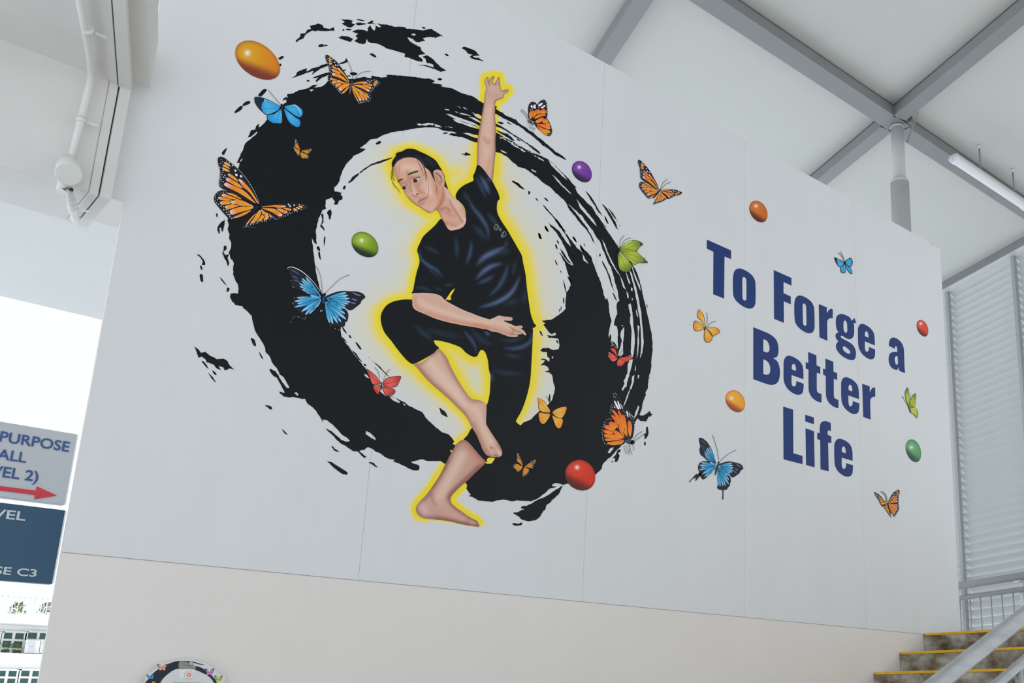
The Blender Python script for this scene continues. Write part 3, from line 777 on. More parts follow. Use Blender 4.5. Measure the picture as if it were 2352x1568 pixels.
LEG2 = spl(tM((514, 818), (560, 845), (620, 915), (660, 960), (694, 1002), (650, 1052), (600, 1100), (550, 1150), (490, 1200), (440, 1250), (411, 1290), (412, 1330), (450, 1370), (520, 1420), (580, 1460), (620, 1480), (634, 1500), (642, 1530), (560, 1520), (480, 1505), (400, 1485), (300, 1472), (200, 1462), (150, 1440), (126, 1400), (130, 1360), (160, 1320), (205, 1275), (260, 1200), (320, 1110), (380, 990), (425, 905), (460, 850)), 4)

# --- yellow glow
Yc = P(232, 207, 26)
def glow():
    sil = [np.vstack([o, o[:1]])[::3] for o in (ARM, SKIN, HAIR, SHIRT, TROU, FARM, LEG1, LEG2)]
    st = 4.5
    gx, gy = np.meshgrid(np.arange(790, 1380, st), np.arange(160, 1222, st * 0.87)); gx[1::2] += st / 2
    q = np.stack([gx.ravel(), gy.ravel()], 1); d = np.full(len(q), 1e9)
    for s in sil: d = np.minimum(d, dseg(q, s))
    x, y = q[:, 0], q[:, 1]
    # width of the airbrushed halo along the figure
    w = np.interp(y, [165, 255, 275, 330, 400, 560, 700, 860, 950, 1060, 1090, 1210], [17, 17, 9, 30, 44, 40, 46, 44, 30, 22, 20, 17])
    w = np.where((x < 965) & (y > 480) & (y < 700), 36, w)
    w = np.where((x > 1150) & (y > 480) & (y < 760), 50, w)
    core = np.interp(y, [165, 250, 330, 1060, 1090, 1210], [0.55, 0.5, 0.1, 0.12, 0.5, 0.55])
    a = 1 - sstep((d / w - core) / (1 - core))
    tail = 0.32 * np.exp(-(d / (w * 1.25)) ** 2) * ((y > 330) & (y < 1000))
    a = np.maximum(a * 0.97, np.minimum(tail, 0.4))
    # the space between head and raised arm, and between the legs, is filled with paler yellow
    a = np.maximum(a, 0.80 * np.exp(-((x - 1045) / 42) ** 2 - ((y - 398) / 26) ** 2))
    a = np.maximum(a, 0.55 * np.exp(-((x - 1085) / 42) ** 2 - ((y - 850) / 52) ** 2) * (1 - 0.75 * np.exp(-((x - 1092) / 13) ** 2 - ((y - 855) / 24) ** 2)))
    a = np.where((y > 1205) & (x < 1075), 0, a)
    a = a * sstep((1215 - y) / 14.0)
    # fade out below the foot
    fl = y - (1188 + (x - 957) * 0.17)
    a = a * np.where(x > 985, 1 - sstep((fl + 4) / 8.0), 1 - sstep((fl - 2) / 12.0))
    n = gx.shape
    keep = (a > 0.012).reshape(n); idx = np.arange(len(q)).reshape(n)
    f = []
    for i in range(n[0] - 1):
        o = i % 2
        a0 = idx[i]; a1 = idx[i + 1]
        if o == 0:
            f.append(np.stack([a0[:-1], a0[1:], a1[:-1]], 1)); f.append(np.stack([a0[1:], a1[1:], a1[:-1]], 1))
        else:
            f.append(np.stack([a0[:-1], a1[1:], a1[:-1]], 1)); f.append(np.stack([a0[:-1], a0[1:], a1[1:]], 1))
    f = np.concatenate(f); k = keep.ravel()[f].any(1); f = f[k]
    used = np.unique(f); mp = -np.ones(len(q), int); mp[used] = np.arange(len(used))
    c = VW * (1 - a[used, None]) + Yc * a[used, None]
    Print().raw(q[used], mp[f], c, 1).build('yellow_glow', MUR, 'soft yellow glow painted around the dancing person')
glow()

# ------------------------------------------------------------------ ink ring and splashes
INK = P(8, 12, 17)
ringA = (tB((960, 860), (840, 825), (790, 795), (750, 768), (700, 755), (640, 730), (600, 715), (550, 690), (490, 680), (440, 670), (465, 662), (430, 650), (365, 645), (395, 625), (355, 605), (330, 600), (280, 598), (220, 588), (160, 580), (90, 575))
 + tA((1840, 572), (1785, 567), (1800, 590), (1740, 592), (1655, 577), (1650, 600), (1580, 587), (1500, 603), (1430, 607), (1340, 605), (1280, 612), (1250, 630), (1220, 660), (1190, 675), (1125, 685), (1160, 655), (1110, 665), (1060, 690), (1030, 702), (985, 710), (960, 720), (930, 738), (880, 745), (875, 765), (885, 775), (860, 775), (832, 803), (868, 795), (872, 820), (850, 832), (820, 850), (760, 900), (700, 970), (680, 1000), (650, 1030), (632, 1050), (612, 1048), (618, 1020), (595, 1040), (580, 1070), (545, 1078), (530, 1110), (513, 1145), (545, 1135), (575, 1105), (598, 1085), (605, 1095), (590, 1115), (550, 1150), (500, 1190), (480, 1220), (465, 1270), (445, 1310), (430, 1340), (412, 1380), (440, 1378), (432, 1420), (425, 1440))
 + tC((400, 300), (350, 420), (330, 560), (335, 690), (332, 705), (340, 740), (330, 790), (350, 830), (342, 870), (365, 910), (360, 960), (340, 1008), (350, 1020), (360, 1060), (375, 1070), (385, 1100), (383, 1160), (380, 1200), (400, 1255), (425, 1290), (432, 1340), (425, 1378), (390, 1368), (362, 1378), (352, 1410), (370, 1450), (400, 1480), (450, 1490))
 + tDd((460, 90), (500, 130), (555, 185), (565, 250), (590, 330), (640, 410), (670, 470), (680, 510), (720, 560), (740, 610), (790, 670), (808, 722), (840, 740), (865, 775), (890, 820), (897, 845), (870, 842), (840, 800), (800, 740), (770, 690), (720, 664), (715, 682), (740, 720), (780, 750), (810, 790), (830, 830), (855, 882), (845, 890), (803, 875), (815, 895), (850, 920), (900, 930), (940, 925), (1000, 940), (1040, 945), (1065, 990), (1110, 1020), (1140, 1050), (1170, 1100), (1208, 1160), (1205, 1130), (1250, 1145), (1300, 1180), (1340, 1225), (1380, 1270), (1430, 1305), (1456, 1330), (1440, 1338), (1380, 1325), (1340, 1290), (1300, 1250), (1260, 1225), (1220, 1206), (1260, 1245), (1310, 1295), (1370, 1350), (1420, 1385), (1480, 1420), (1530, 1425), (1560, 1460), (1590, 1492), (1600, 1478), (1624, 1485), (1590, 1463), (1560, 1440), (1543, 1418), (1590, 1412), (1620, 1388), (1660, 1400), (1700, 1430), (1740, 1450), (1780, 1480), (1830, 1498), (1865, 1500), (1853, 1517))
 + tE((870, 815), (930, 850), (980, 872), (1020, 882), (1050, 876), (1056, 845), (1035, 825), (1000, 815), (978, 802), (1020, 790), (1080, 776), (1120, 790), (1180, 795), (1240, 791), (1300, 828), (1390, 760), (1440, 640), (1390, 650), (1358, 638), (1371, 612), (1350, 580), (1320, 550), (1260, 530), (1210, 490), (1165, 450), (1110, 395), (1080, 345), (1020, 320), (970, 292), (925, 262), (880, 235), (800, 200), (740, 195), (660, 130), (600, 50))
 + tDd((1610, 690), (1580, 640), (1530, 580), (1480, 520), (1440, 460), (1400, 410), (1375, 370), (1368, 320), (1372, 290), (1340, 240), (1300, 130), (1240, 20))
 + tC((1195, 1375), (1165, 1290), (1145, 1200), (1130, 1100), (1120, 1020), (1115, 960), (1106, 915), (1103, 868), (1125, 900), (1148, 925), (1145, 850), (1140, 800), (1150, 760), (1165, 690), (1185, 650), (1200, 607), (1235, 597), (1228, 570), (1235, 520), (1265, 502), (1290, 495), (1315, 530), (1308, 563), (1342, 562), (1360, 522), (1387, 515), (1390, 482), (1372, 470), (1385, 438), (1370, 450), (1340, 438), (1315, 440), (1310, 410), (1350, 360), (1365, 320))
 + tA((1345, 1568), (1365, 1540), (1370, 1490), (1390, 1450), (1410, 1400), (1445, 1360), (1490, 1310), (1540, 1290), (1580, 1270), (1602, 1250), (1570, 1243), (1543, 1240), (1600, 1200), (1640, 1165), (1710, 1150), (1760, 1120))
 + tB((0, 1095), (100, 1080), (180, 1065), (240, 1052), (310, 1048), (370, 1050), (420, 1058), (450, 1070), (510, 1085), (560, 1090), (608, 1106), (545, 1105), (525, 1116), (580, 1132), (640, 1142), (690, 1158), (740, 1178), (785, 1190), (880, 1210)))
holesA = [tB(*h) for h in (
    ((595, 850), (632, 867), (635, 876), (610, 864)), ((650, 862), (675, 872), (692, 886), (665, 876)), ((483, 882), (525, 884), (522, 896), (495, 892)),
    ((580, 904), (610, 912), (600, 920)), ((612, 918), (650, 918), (690, 928), (728, 945), (690, 940), (640, 930)), ((735, 908), (760, 925), (800, 930), (836, 955), (832, 980), (800, 968), (765, 945)),
    ((493, 925), (540, 932), (600, 952), (680, 982), (750, 1008), (806, 1038), (812, 1062), (760, 1030), (700, 1012), (640, 993), (565, 965)),
    ((560, 976), (600, 978), (640, 996), (660, 1004), (720, 1022), (770, 1040), (815, 1068), (760, 1058), (720, 1046), (690, 1034), (640, 1018), (600, 1006), (575, 990)),
    ((700, 952), (760, 962), (820, 1000), (810, 1010), (760, 985)),
    ((225, 1018), (262, 1012), (270, 1020), (330, 1008), (385, 1014), (380, 1034), (350, 1024), (310, 1036), (280, 1028), (250, 1034)), ((392, 1018), (440, 1036), (462, 1050), (400, 1040)),
    ((487, 1040), (500, 1044), (505, 1052)), ((510, 1042), (555, 1048), (556, 1057), (530, 1052)),
    ((648, 1103), (700, 1098), (740, 1112), (790, 1122), (790, 1150), (740, 1138), (700, 1120)))] + [
    tA((445, 1355), (468, 1334), (460, 1356), (448, 1365)), tA((1083, 706), (1105, 700), (1124, 705), (1098, 720)), tDd((943, 890), (965, 884), (983, 905), (970, 914)),
    tDd((1605, 1233), (1614, 1242), (1640, 1255), (1688, 1300), (1690, 1323), (1650, 1302), (1597, 1264)), tDd((1579, 710), (1612, 722), (1640, 760), (1600, 742)),
    tDd((1815, 922), (1870, 932), (1916, 968), (1906, 984), (1850, 955)), tDd((1940, 983), (1968, 1000), (1955, 1004)), tE((1333, 700), (1345, 692), (1362, 700), (1350, 715), (1335, 740), (1345, 715))]
ringB = (tE((1400, 930), (1470, 995), (1490, 1010), (1485, 1045), (1500, 1070), (1525, 1102), (1503, 1115), (1540, 1127), (1600, 1155), (1660, 1163), (1720, 1169), (1780, 1152), (1840, 1149), (1900, 1166), (1960, 1157), (2020, 1162))
 + tF((320, 1166), (360, 1148), (420, 1112), (450, 1080), (490, 1050), (530, 1040), (552, 1030), (515, 1024), (510, 1012), (530, 1002), (560, 997), (600, 1005), (618, 1012), (640, 1002), (700, 995), (800, 960), (905, 916), (930, 900), (965, 865), (975, 820), (1010, 785), (1050, 755), (1095, 705), (1150, 650), (1200, 600), (1240, 560), (1265, 490), (1275, 440), (1298, 402), (1320, 425), (1375, 432), (1400, 388), (1425, 384), (1437, 362), (1418, 358), (1410, 333), (1390, 355), (1350, 375), (1312, 372), (1330, 330), (1350, 240), (1375, 190), (1370, 170), (1395, 120), (1390, 100), (1400, 60))
 + tH((1410, 1440), (1390, 1500), (1415, 1420), (1425, 1300), (1435, 1200), (1430, 1080), (1415, 1020), (1405, 950), (1385, 880), (1370, 800), (1350, 730), (1335, 660), (1320, 590), (1300, 530), (1275, 470), (1250, 430), (1200, 360), (1120, 270), (1080, 200), (1040, 130), (1000, 70), (970, 40))
 + tG((1500, 1120), (1460, 1060), (1430, 1010), (1380, 950), (1330, 890), (1280, 830), (1220, 760), (1150, 690), (1080, 622), (1030, 580), (980, 555), (940, 537), (900, 520), (830, 490), (780, 462), (740, 440), (700, 415), (640, 385), (600, 358), (555, 335), (440, 320), (440, 490), (555, 515), (600, 530), (650, 560), (700, 600), (760, 650), (830, 670), (870, 700), (930, 745), (990, 800), (1050, 840), (1100, 890), (1150, 930), (1197, 972), (1240, 1008), (1300, 1060), (1350, 1110), (1390, 1170), (1440, 1230), (1480, 1300), (1510, 1340), (1540, 1420))
 + tH((1000, 350), (1030, 420), (1050, 450), (1070, 510), (1090, 580), (1105, 640), (1120, 700), (1130, 760), (1110, 780), (1105, 840), (1110, 880), (1090, 930), (1080, 985), (1110, 1000), (1115, 1060), (1115, 1200), (1070, 1180), (1045, 1120), (1030, 1080), (1040, 1020), (1055, 950), (1040, 900), (1035, 820), (1020, 735), (1000, 752), (985, 700), (960, 600), (920, 500), (890, 420), (870, 360), (830, 315), (800, 282), (768, 268), (790, 330), (800, 388), (820, 400), (845, 422), (820, 380), (780, 310), (740, 282), (700, 220), (640, 150), (600, 90), (560, 30), (525, -5), (530, 5), (570, 70), (600, 110), (630, 150), (660, 200), (690, 272), (660, 240), (620, 190), (580, 130), (530, 80), (468, 37), (495, 80), (520, 105), (560, 150), (600, 220), (640, 300), (660, 350), (690, 400), (708, 440), (680, 430), (625, 390), (640, 450), (650, 500), (670, 560), (682, 620), (645, 682), (640, 720), (635, 780), (640, 832), (620, 850), (570, 895), (520, 925), (470, 940), (420, 944), (425, 958), (452, 966), (435, 982), (455, 1010), (480, 1050), (508, 1072), (540, 1056), (545, 1075), (500, 1088), (462, 1080), (480, 1102), (540, 1105), (572, 1112), (580, 1170), (572, 1208), (520, 1215), (472, 1192), (460, 1198), (430, 1200), (403, 1220), (440, 1235), (460, 1240), (470, 1278), (490, 1290), (485, 1322), (450, 1297), (413, 1295), (420, 1305), (448, 1310), (435, 1328), (400, 1360), (440, 1356), (470, 1372), (480, 1402), (445, 1415), (490, 1422), (510, 1440), (522, 1480))
 + tE((2270, 0), (2280, 60), (2300, 120), (2290, 180), (2270, 230), (2230, 280), (2140, 350), (2100, 390), (2060, 420), (2010, 440), (1980, 470), (1940, 430), (1850, 380), (1650, 560), (1540, 640), (1680, 800), (1650, 808), (1680, 820), (1715, 815), (1735, 790), (1745, 768), (1700, 760), (1640, 780)))
holesB = [tH(*h) for h in (
    ((970, 196), (1000, 240), (1020, 310), (1060, 395), (1100, 470), (1150, 555), (1192, 662), (1165, 640), (1140, 545), (1098, 485), (1050, 405), (1010, 315), (985, 252)),
    ((1190, 495), (1207, 540), (1235, 605), (1220, 612), (1203, 560)), ((1240, 425), (1265, 495), (1292, 560), (1315, 610), (1325, 675), (1303, 625), (1278, 565), (1252, 495)),
    ((1222, 480), (1245, 510), (1268, 590), (1285, 640), (1305, 725), (1318, 800), (1332, 870), (1337, 950), (1347, 1050), (1352, 1150), (1342, 1240), (1318, 1292), (1330, 1200), (1328, 1060), (1320, 950), (1308, 880), (1296, 800), (1280, 720), (1258, 610), (1235, 530)),
    ((1195, 668), (1212, 700), (1216, 742), (1203, 735)), ((1235, 635), (1252, 650), (1250, 675), (1238, 668)), ((1243, 733), (1256, 745), (1246, 763)),
    ((1213, 800), (1232, 788), (1246, 840), (1252, 890), (1256, 960), (1268, 1050), (1272, 1150), (1262, 1245), (1245, 1312), (1234, 1230), (1238, 1130), (1243, 1040), (1226, 960), (1233, 890), (1218, 840)),
    ((1285, 838), (1300, 890), (1302, 922), (1288, 895), (1280, 860)), ((1293, 983), (1313, 1000), (1306, 1070), (1312, 1150), (1303, 1230), (1289, 1292), (1297, 1150), (1300, 1050)),
    ((1145, 988), (1165, 985), (1160, 998)), ((1168, 1008), (1176, 1002), (1172, 1080), (1163, 1150), (1166, 1250), (1140, 1275), (1118, 1262), (1135, 1200), (1152, 1130), (1140, 1085), (1145, 1040)),
    ((1225, 1300), (1252, 1300), (1250, 1345), (1232, 1400), (1204, 1480), (1195, 1550), (1172, 1560), (1178, 1490), (1203, 1430), (1207, 1350)),
    ((1275, 1348), (1283, 1365), (1278, 1420), (1268, 1395)), ((1258, 1460), (1268, 1442), (1262, 1500), (1240, 1580), (1225, 1565), (1245, 1510)),
    ((1300, 1440), (1313, 1448), (1305, 1480), (1298, 1465)), ((510, 1270), (523, 1280), (520, 1295), (508, 1285)), ((625, 825), (637, 822), (635, 838)))] + [tF(*h) for h in (
    ((1192, 0), (1225, 0), (1205, 60), (1185, 112), (1160, 152), (1152, 132), (1178, 80), (1168, 60), (1185, 30)),
    ((1258, 8), (1268, 10), (1256, 60), (1232, 132), (1212, 195), (1182, 272), (1166, 292), (1188, 220), (1218, 150), (1240, 80), (1248, 20)),
    ((1303, 283), (1313, 300), (1292, 370), (1262, 416), (1272, 360), (1296, 300)), ((1022, 716), (1045, 680), (1078, 663), (1072, 690), (1042, 722)))] + [tG(*h) for h in (
    ((1073, 722), (1110, 750), (1160, 810), (1200, 850), (1240, 888), (1257, 912), (1230, 892), (1178, 845), (1120, 785)),
    ((1035, 588), (1080, 622), (1130, 678), (1180, 728), (1212, 774), (1170, 745), (1110, 685), (1060, 632)),
    ((878, 673), (920, 692), (928, 708), (890, 692)), ((598, 495), (640, 512), (657, 530), (615, 516)),
    ((1280, 838), (1312, 858), (1362, 918), (1402, 968), (1443, 1022), (1400, 990), (1348, 935), (1298, 882)),
    ((1298, 953), (1352, 1018), (1402, 1078), (1452, 1138), (1483, 1198), (1430, 1146), (1378, 1086), (1328, 1026)),
    ((1328, 1085), (1350, 1105), (1372, 1150), (1390, 1188), (1350, 1140)), ((1535, 1172), (1582, 1218), (1632, 1288), (1682, 1390), (1638, 1325), (1588, 1255)),
    ((572, 338), (640, 368), (700, 395), (690, 402), (620, 372)), ((600, 380), (650, 400), (645, 408)), ((655, 408), (700, 428), (735, 452), (690, 436)), ((700, 440), (760, 470), (790, 492), (730, 468)),
    ((780, 490), (830, 512), (820, 520), (790, 504)), ((900, 540), (930, 556), (920, 562)), ((935, 560), (985, 585), (1000, 602), (955, 582)))]
for k in range(34):                      # dry-brush nicks along the upper side of the band right of the arm
    t = rnd.random(); x = 575 + t * 330; y = 372 + t * 150 + rnd.uniform(-24, 18); L_ = rnd.uniform(9, 26); h_ = rnd.uniform(2.5, 5)
    holesB.append(tG((x, y), (x + L_ * 0.5, y + L_ * 0.22 - h_), (x + L_, y + L_ * 0.55), (x + L_ * 0.45, y + L_ * 0.3 + h_)))
def ink(polys, holes, label, amp=0.9):
    v, f = cut([rough(p, amp) for p in polys], [rough(h, amp * 0.6) for h in holes])
    return Print().raw(v, f, INK, 2).build('ink_brush_stroke', MUR, label)
ink([ringA], holesA, 'broad black ink stroke forming the left half of the ring')
ink([ringB], holesB, 'streaky black ink stroke forming the right half of the ring')

splash = [tG(*p) for p in (
  ((440, 90), (555, 122), (600, 150), (650, 180), (690, 200), (722, 214), (735, 212), (760, 250), (800, 275), (830, 290), (870, 322), (900, 340), (960, 390), (1030, 450), (1100, 510), (1170, 555), (1206, 590), (1160, 572), (1090, 535), (1020, 478), (960, 428), (900, 382), (850, 342), (800, 302), (750, 268), (700, 242), (620, 205), (555, 168), (440, 150)),
  ((440, 200), (555, 250), (600, 278), (650, 308), (700, 343), (760, 378), (810, 413), (860, 448), (880, 455), (910, 478), (950, 508), (966, 532), (940, 522), (890, 484), (840, 444), (780, 404), (720, 368), (660, 328), (600, 298), (555, 278)),
  ((555, 310), (600, 330), (660, 352), (700, 380), (728, 416), (690, 398), (630, 362), (570, 330)),
  ((570, 238), (600, 240), (630, 252), (600, 262)), ((650, 236), (680, 250), (702, 266), (675, 258)), ((745, 392), (765, 400), (785, 418), (760, 410)), ((972, 438), (990, 448), (997, 462), (980, 452)),
  ((1378, 872), (1412, 900), (1452, 958), (1492, 1030), (1532, 1102), (1500, 1074), (1460, 1005), (1420, 942)), ((1528, 988), (1572, 1030), (1612, 1088), (1652, 1158), (1688, 1247), (1650, 1195), (1598, 1105), (1558, 1042)),
  ((1588, 1032), (1632, 1080), (1678, 1158), (1638, 1112)), ((1553, 1103), (1575, 1135), (1590, 1178), (1565, 1148)), ((1688, 1183), (1699, 1199), (1692, 1197)),
  ((703, 783), (750, 798), (790, 828), (818, 860), (770, 838), (730, 803)), ((853, 872), (873, 888), (855, 910)), ((918, 937), (935, 948), (947, 971), (930, 960)), ((998, 936), (1022, 945), (1037, 968), (1018, 962)),
  ((982, 997), (1010, 1018), (1060, 1078), (1120, 1138), (1162, 1198), (1200, 1250), (1170, 1240), (1128, 1174), (1070, 1106), (1008, 1034)), ((1003, 1196), (1022, 1205), (1040, 1252), (1018, 1232)), ((945, 1262), (962, 1270), (976, 1315), (955, 1305)),
  ((1190, 965), (1240, 1015), (1300, 1090), (1340, 1140), (1390, 1205), (1430, 1270), (1472, 1368), (1440, 1325), (1410, 1265), (1370, 1215), (1330, 1168), (1280, 1098), (1238, 1052)), ((1258, 1290), (1280, 1310), (1300, 1348), (1275, 1325)))]
splash += [tH(*p) for p in (
  ((945, 333), (957, 335), (957, 352), (947, 358)), ((967, 380), (990, 418), (1012, 460), (1040, 530), (1062, 600), (1088, 692), (1060, 628), (1035, 560), (1010, 495), (980, 425)), ((1067, 687), (1085, 705), (1108, 765), (1085, 735)),
  ((397, 1037), (415, 1052), (426, 1086), (405, 1068)), ((548, 1125), (562, 1130), (572, 1158), (555, 1145)), ((612, 558), (622, 590), (636, 640), (642, 692), (630, 665), (620, 610)), ((586, 485), (596, 492), (595, 512)),
  ((537, 385), (552, 405), (563, 438), (545, 420)), ((384, 142), (400, 150), (416, 196), (393, 185)), ((442, 78), (462, 86), (482, 132), (455, 115)), ((555, 205), (570, 220), (575, 240), (560, 228)), ((540, 245), (553, 250), (563, 290), (545, 275)),
  ((582, 275), (620, 320), (650, 370), (690, 430), (660, 410), (628, 365), (600, 325)), ((580, 318), (605, 350), (640, 395), (660, 420), (625, 405), (595, 355)), ((698, 170), (720, 185), (740, 226), (715, 208)), ((800, 236), (812, 245), (820, 268)), ((765, 250), (785, 262), (810, 310), (790, 300)), ((860, 342), (870, 358), (873, 382), (864, 368)),
  ((575, 848), (583, 835), (580, 872)), ((590, 822), (600, 818), (592, 860)), ((615, 735), (623, 740), (622, 790), (612, 770)), ((1378, 793), (1388, 805), (1386, 828)), ((1045, 1070), (1055, 1090), (1050, 1130), (1038, 1100)), ((995, -10), (1010, 10), (1030, 55), (1010, 30)), ((655, 535), (685, 575), (680, 590), (660, 560)))]
S1 = tA((1478, 172), (1520, 153), (1572, 155), (1620, 168), (1618, 140), (1640, 115), (1660, 150), (1680, 165), (1692, 130), (1680, 105), (1700, 118), (1715, 128), (1740, 128), (1705, 95), (1740, 105), (1760, 102), (1800, 108), (1860, 125), (1950, 125), (1980, 145), (2060, 150), (2130, 162), (2200, 148), (2262, 182), (2310, 214), (2282, 210), (2236, 234), (2232, 222), (2180, 222), (2125, 232), (2150, 256), (2100, 260), (2090, 266), (2060, 264), (2040, 240), (2000, 222), (1980, 228), (1998, 252), (2050, 285), (2095, 310), (2112, 345), (2150, 376), (2100, 384), (2080, 395), (2122, 425), (2118, 448), (2060, 435), (2000, 412), (1955, 402), (1962, 375), (1920, 360), (1860, 343), (1800, 325), (1740, 297), (1690, 277), (1650, 278), (1620, 262), (1612, 240), (1590, 282), (1540, 280), (1493, 257), (1530, 230), (1508, 212), (1532, 190))
splash += [tA(*p) for p in (
  ((953, 258), (970, 238), (1002, 210), (993, 190), (1040, 185), (1062, 158), (1098, 145), (1082, 115), (1130, 110), (1165, 97), (1202, 107), (1215, 135), (1270, 147), (1305, 128), (1313, 160), (1280, 162), (1220, 167), (1160, 160), (1140, 168), (1110, 160), (1070, 182), (1042, 202), (1025, 232), (980, 252), (965, 269)),
  ((1375, 60), (1440, 57), (1482, 70), (1468, 92), (1502, 106), (1460, 133), (1430, 126), (1395, 106), (1378, 96), (1405, 84)), ((1513, 57), (1550, 58), (1592, 74), (1540, 70)), ((1508, 92), (1550, 90), (1605, 100), (1540, 112), (1515, 106)), ((1615, 96), (1655, 70), (1672, 82), (1660, 92), (1702, 103), (1650, 99)),
  ((1343, 225), (1380, 210), (1440, 213), (1488, 236), (1460, 267), (1400, 247)), ((1385, 155), (1395, 147), (1405, 155), (1394, 164)), ((1413, 150), (1440, 143), (1472, 153), (1440, 160)), ((1168, 297), (1205, 285), (1212, 298), (1222, 290), (1257, 297), (1225, 306), (1175, 314)), ((1635, 376), (1665, 372), (1697, 397), (1685, 407), (1655, 392)), ((2113, 134), (2132, 128), (2152, 140), (2130, 144)),
  ((2120, 400), (2160, 390), (2210, 415), (2242, 450), (2290, 500), (2337, 530), (2282, 542), (2230, 515), (2160, 492), (2083, 477), (2150, 478), (2225, 500), (2220, 470), (2160, 458), (2150, 420)), ((2262, 607), (2280, 600), (2302, 608), (2282, 618)), ((2330, 375), (2350, 383), (2362, 395), (2340, 388)),
  ((893, 608), (960, 572), (970, 545), (1020, 520), (1062, 506), (1056, 535), (1100, 512), (1160, 495), (1240, 462), (1255, 480), (1180, 512), (1130, 548), (1102, 568), (1122, 530), (1060, 548), (1000, 572), (940, 592)), ((1097, 602), (1160, 573), (1262, 543), (1285, 555), (1200, 592), (1143, 635), (1140, 620), (1172, 588)), ((1055, 622), (1070, 614), (1085, 622), (1070, 632)),
  ((1345, 467), (1400, 443), (1418, 420), (1433, 445), (1380, 468)), ((1456, 550), (1490, 543), (1524, 556), (1500, 574), (1463, 567)), ((1380, 525), (1418, 520), (1400, 535)), ((1425, 577), (1455, 572), (1450, 585)), ((798, 416), (830, 395), (850, 405), (815, 428)), ((808, 470), (820, 465), (824, 482), (812, 488)),
  ((612, 752), (650, 708), (680, 695), (687, 715), (650, 757), (628, 768)), ((467, 842), (500, 813), (537, 810), (532, 832), (480, 853)), ((393, 912), (410, 888), (452, 852), (470, 860), (457, 887), (408, 918)), ((277, 1282), (322, 1238), (318, 1262), (295, 1303)),
  ((1436, 1558), (1480, 1508), (1530, 1472), (1542, 1478), (1500, 1524), (1460, 1552)), ((1542, 1462), (1600, 1418), (1680, 1373), (1730, 1358), (1800, 1333), (1858, 1325), (1800, 1352), (1720, 1382), (1650, 1402), (1590, 1442), (1548, 1474)), ((1688, 1202), (1720, 1176), (1744, 1186), (1715, 1207)))]
splash += [tC(*p) for p in (
  ((226, 640), (240, 645), (236, 676), (226, 666)), ((243, 757), (280, 713), (306, 698), (300, 750), (287, 812), (273, 800), (275, 770), (255, 775), (262, 820), (250, 828), (233, 790)), ((50, 1020), (68, 1016), (85, 1032), (117, 1070), (124, 1110), (93, 1112), (100, 1078), (73, 1035)), ((78, 1118), (96, 1132), (95, 1162), (80, 1142)), ((74, 1203), (100, 1203), (106, 1267), (85, 1262), (78, 1240)),
  ((257, 1222), (290, 1255), (323, 1302), (288, 1272)), ((327, 1320), (350, 1333), (330, 1363), (322, 1350)), ((298, 938), (318, 932), (322, 960), (318, 972), (300, 987), (290, 1000), (312, 1022), (342, 1015), (332, 1050), (347, 1092), (335, 1127), (323, 1082), (300, 1055), (280, 1002), (293, 970)),
  ((1388, 407), (1408, 383), (1417, 395), (1402, 422)), ((1243, 632), (1275, 603), (1287, 640), (1268, 697), (1258, 660)), ((1188, 640), (1212, 650), (1212, 720), (1197, 745), (1212, 770), (1222, 802), (1180, 762), (1200, 700)), ((1219, 858), (1229, 870), (1219, 947), (1214, 910)), ((1148, 950), (1170, 943), (1180, 985), (1160, 977)), ((1163, 1000), (1177, 993), (1187, 1068), (1170, 1042)))]
splash += [tDd(*p) for p in (
  ((543, 387), (577, 400), (592, 452), (570, 452)), ((618, 513), (638, 535), (657, 577), (638, 562)), ((23, 465), (60, 488), (87, 520), (125, 512), (180, 552), (230, 575), (290, 572), (330, 600), (352, 640), (388, 673), (350, 665), (315, 682), (303, 680), (290, 652), (250, 645), (267, 677), (230, 657), (200, 625), (140, 607), (130, 580), (95, 552), (65, 562), (50, 522)), ((90, 596), (120, 608), (157, 667), (130, 647)), ((150, 702), (190, 740), (227, 795), (193, 767)), ((188, 684), (210, 692), (232, 723), (208, 717)),
  ((673, 1002), (720, 1008), (742, 1030), (725, 1042), (700, 1022)), ((828, 1220), (850, 1235), (882, 1271), (858, 1262)), ((1279, 1376), (1300, 1382), (1320, 1402), (1362, 1433), (1310, 1417)), ((1383, 285), (1402, 298), (1430, 347), (1398, 322)), ((1443, 357), (1458, 362), (1470, 384), (1450, 380)), ((1503, 423), (1530, 438), (1562, 487), (1540, 482)), ((1467, 490), (1510, 528), (1567, 607), (1518, 562)), ((1583, 620), (1597, 625), (1606, 638), (1590, 642)), ((1617, 551), (1660, 588), (1740, 658), (1822, 747), (1798, 732), (1718, 650)), ((1377, 373), (1405, 395), (1434, 432), (1400, 405)))]
splash += [tE(*p) for p in (((198, 790), (250, 808), (320, 850), (388, 898), (385, 920), (340, 912), (270, 862)), ((588, 808), (610, 804), (632, 812), (670, 852), (640, 842)), ((1238, 308), (1262, 322), (1282, 335), (1314, 392), (1270, 372), (1248, 350)))]
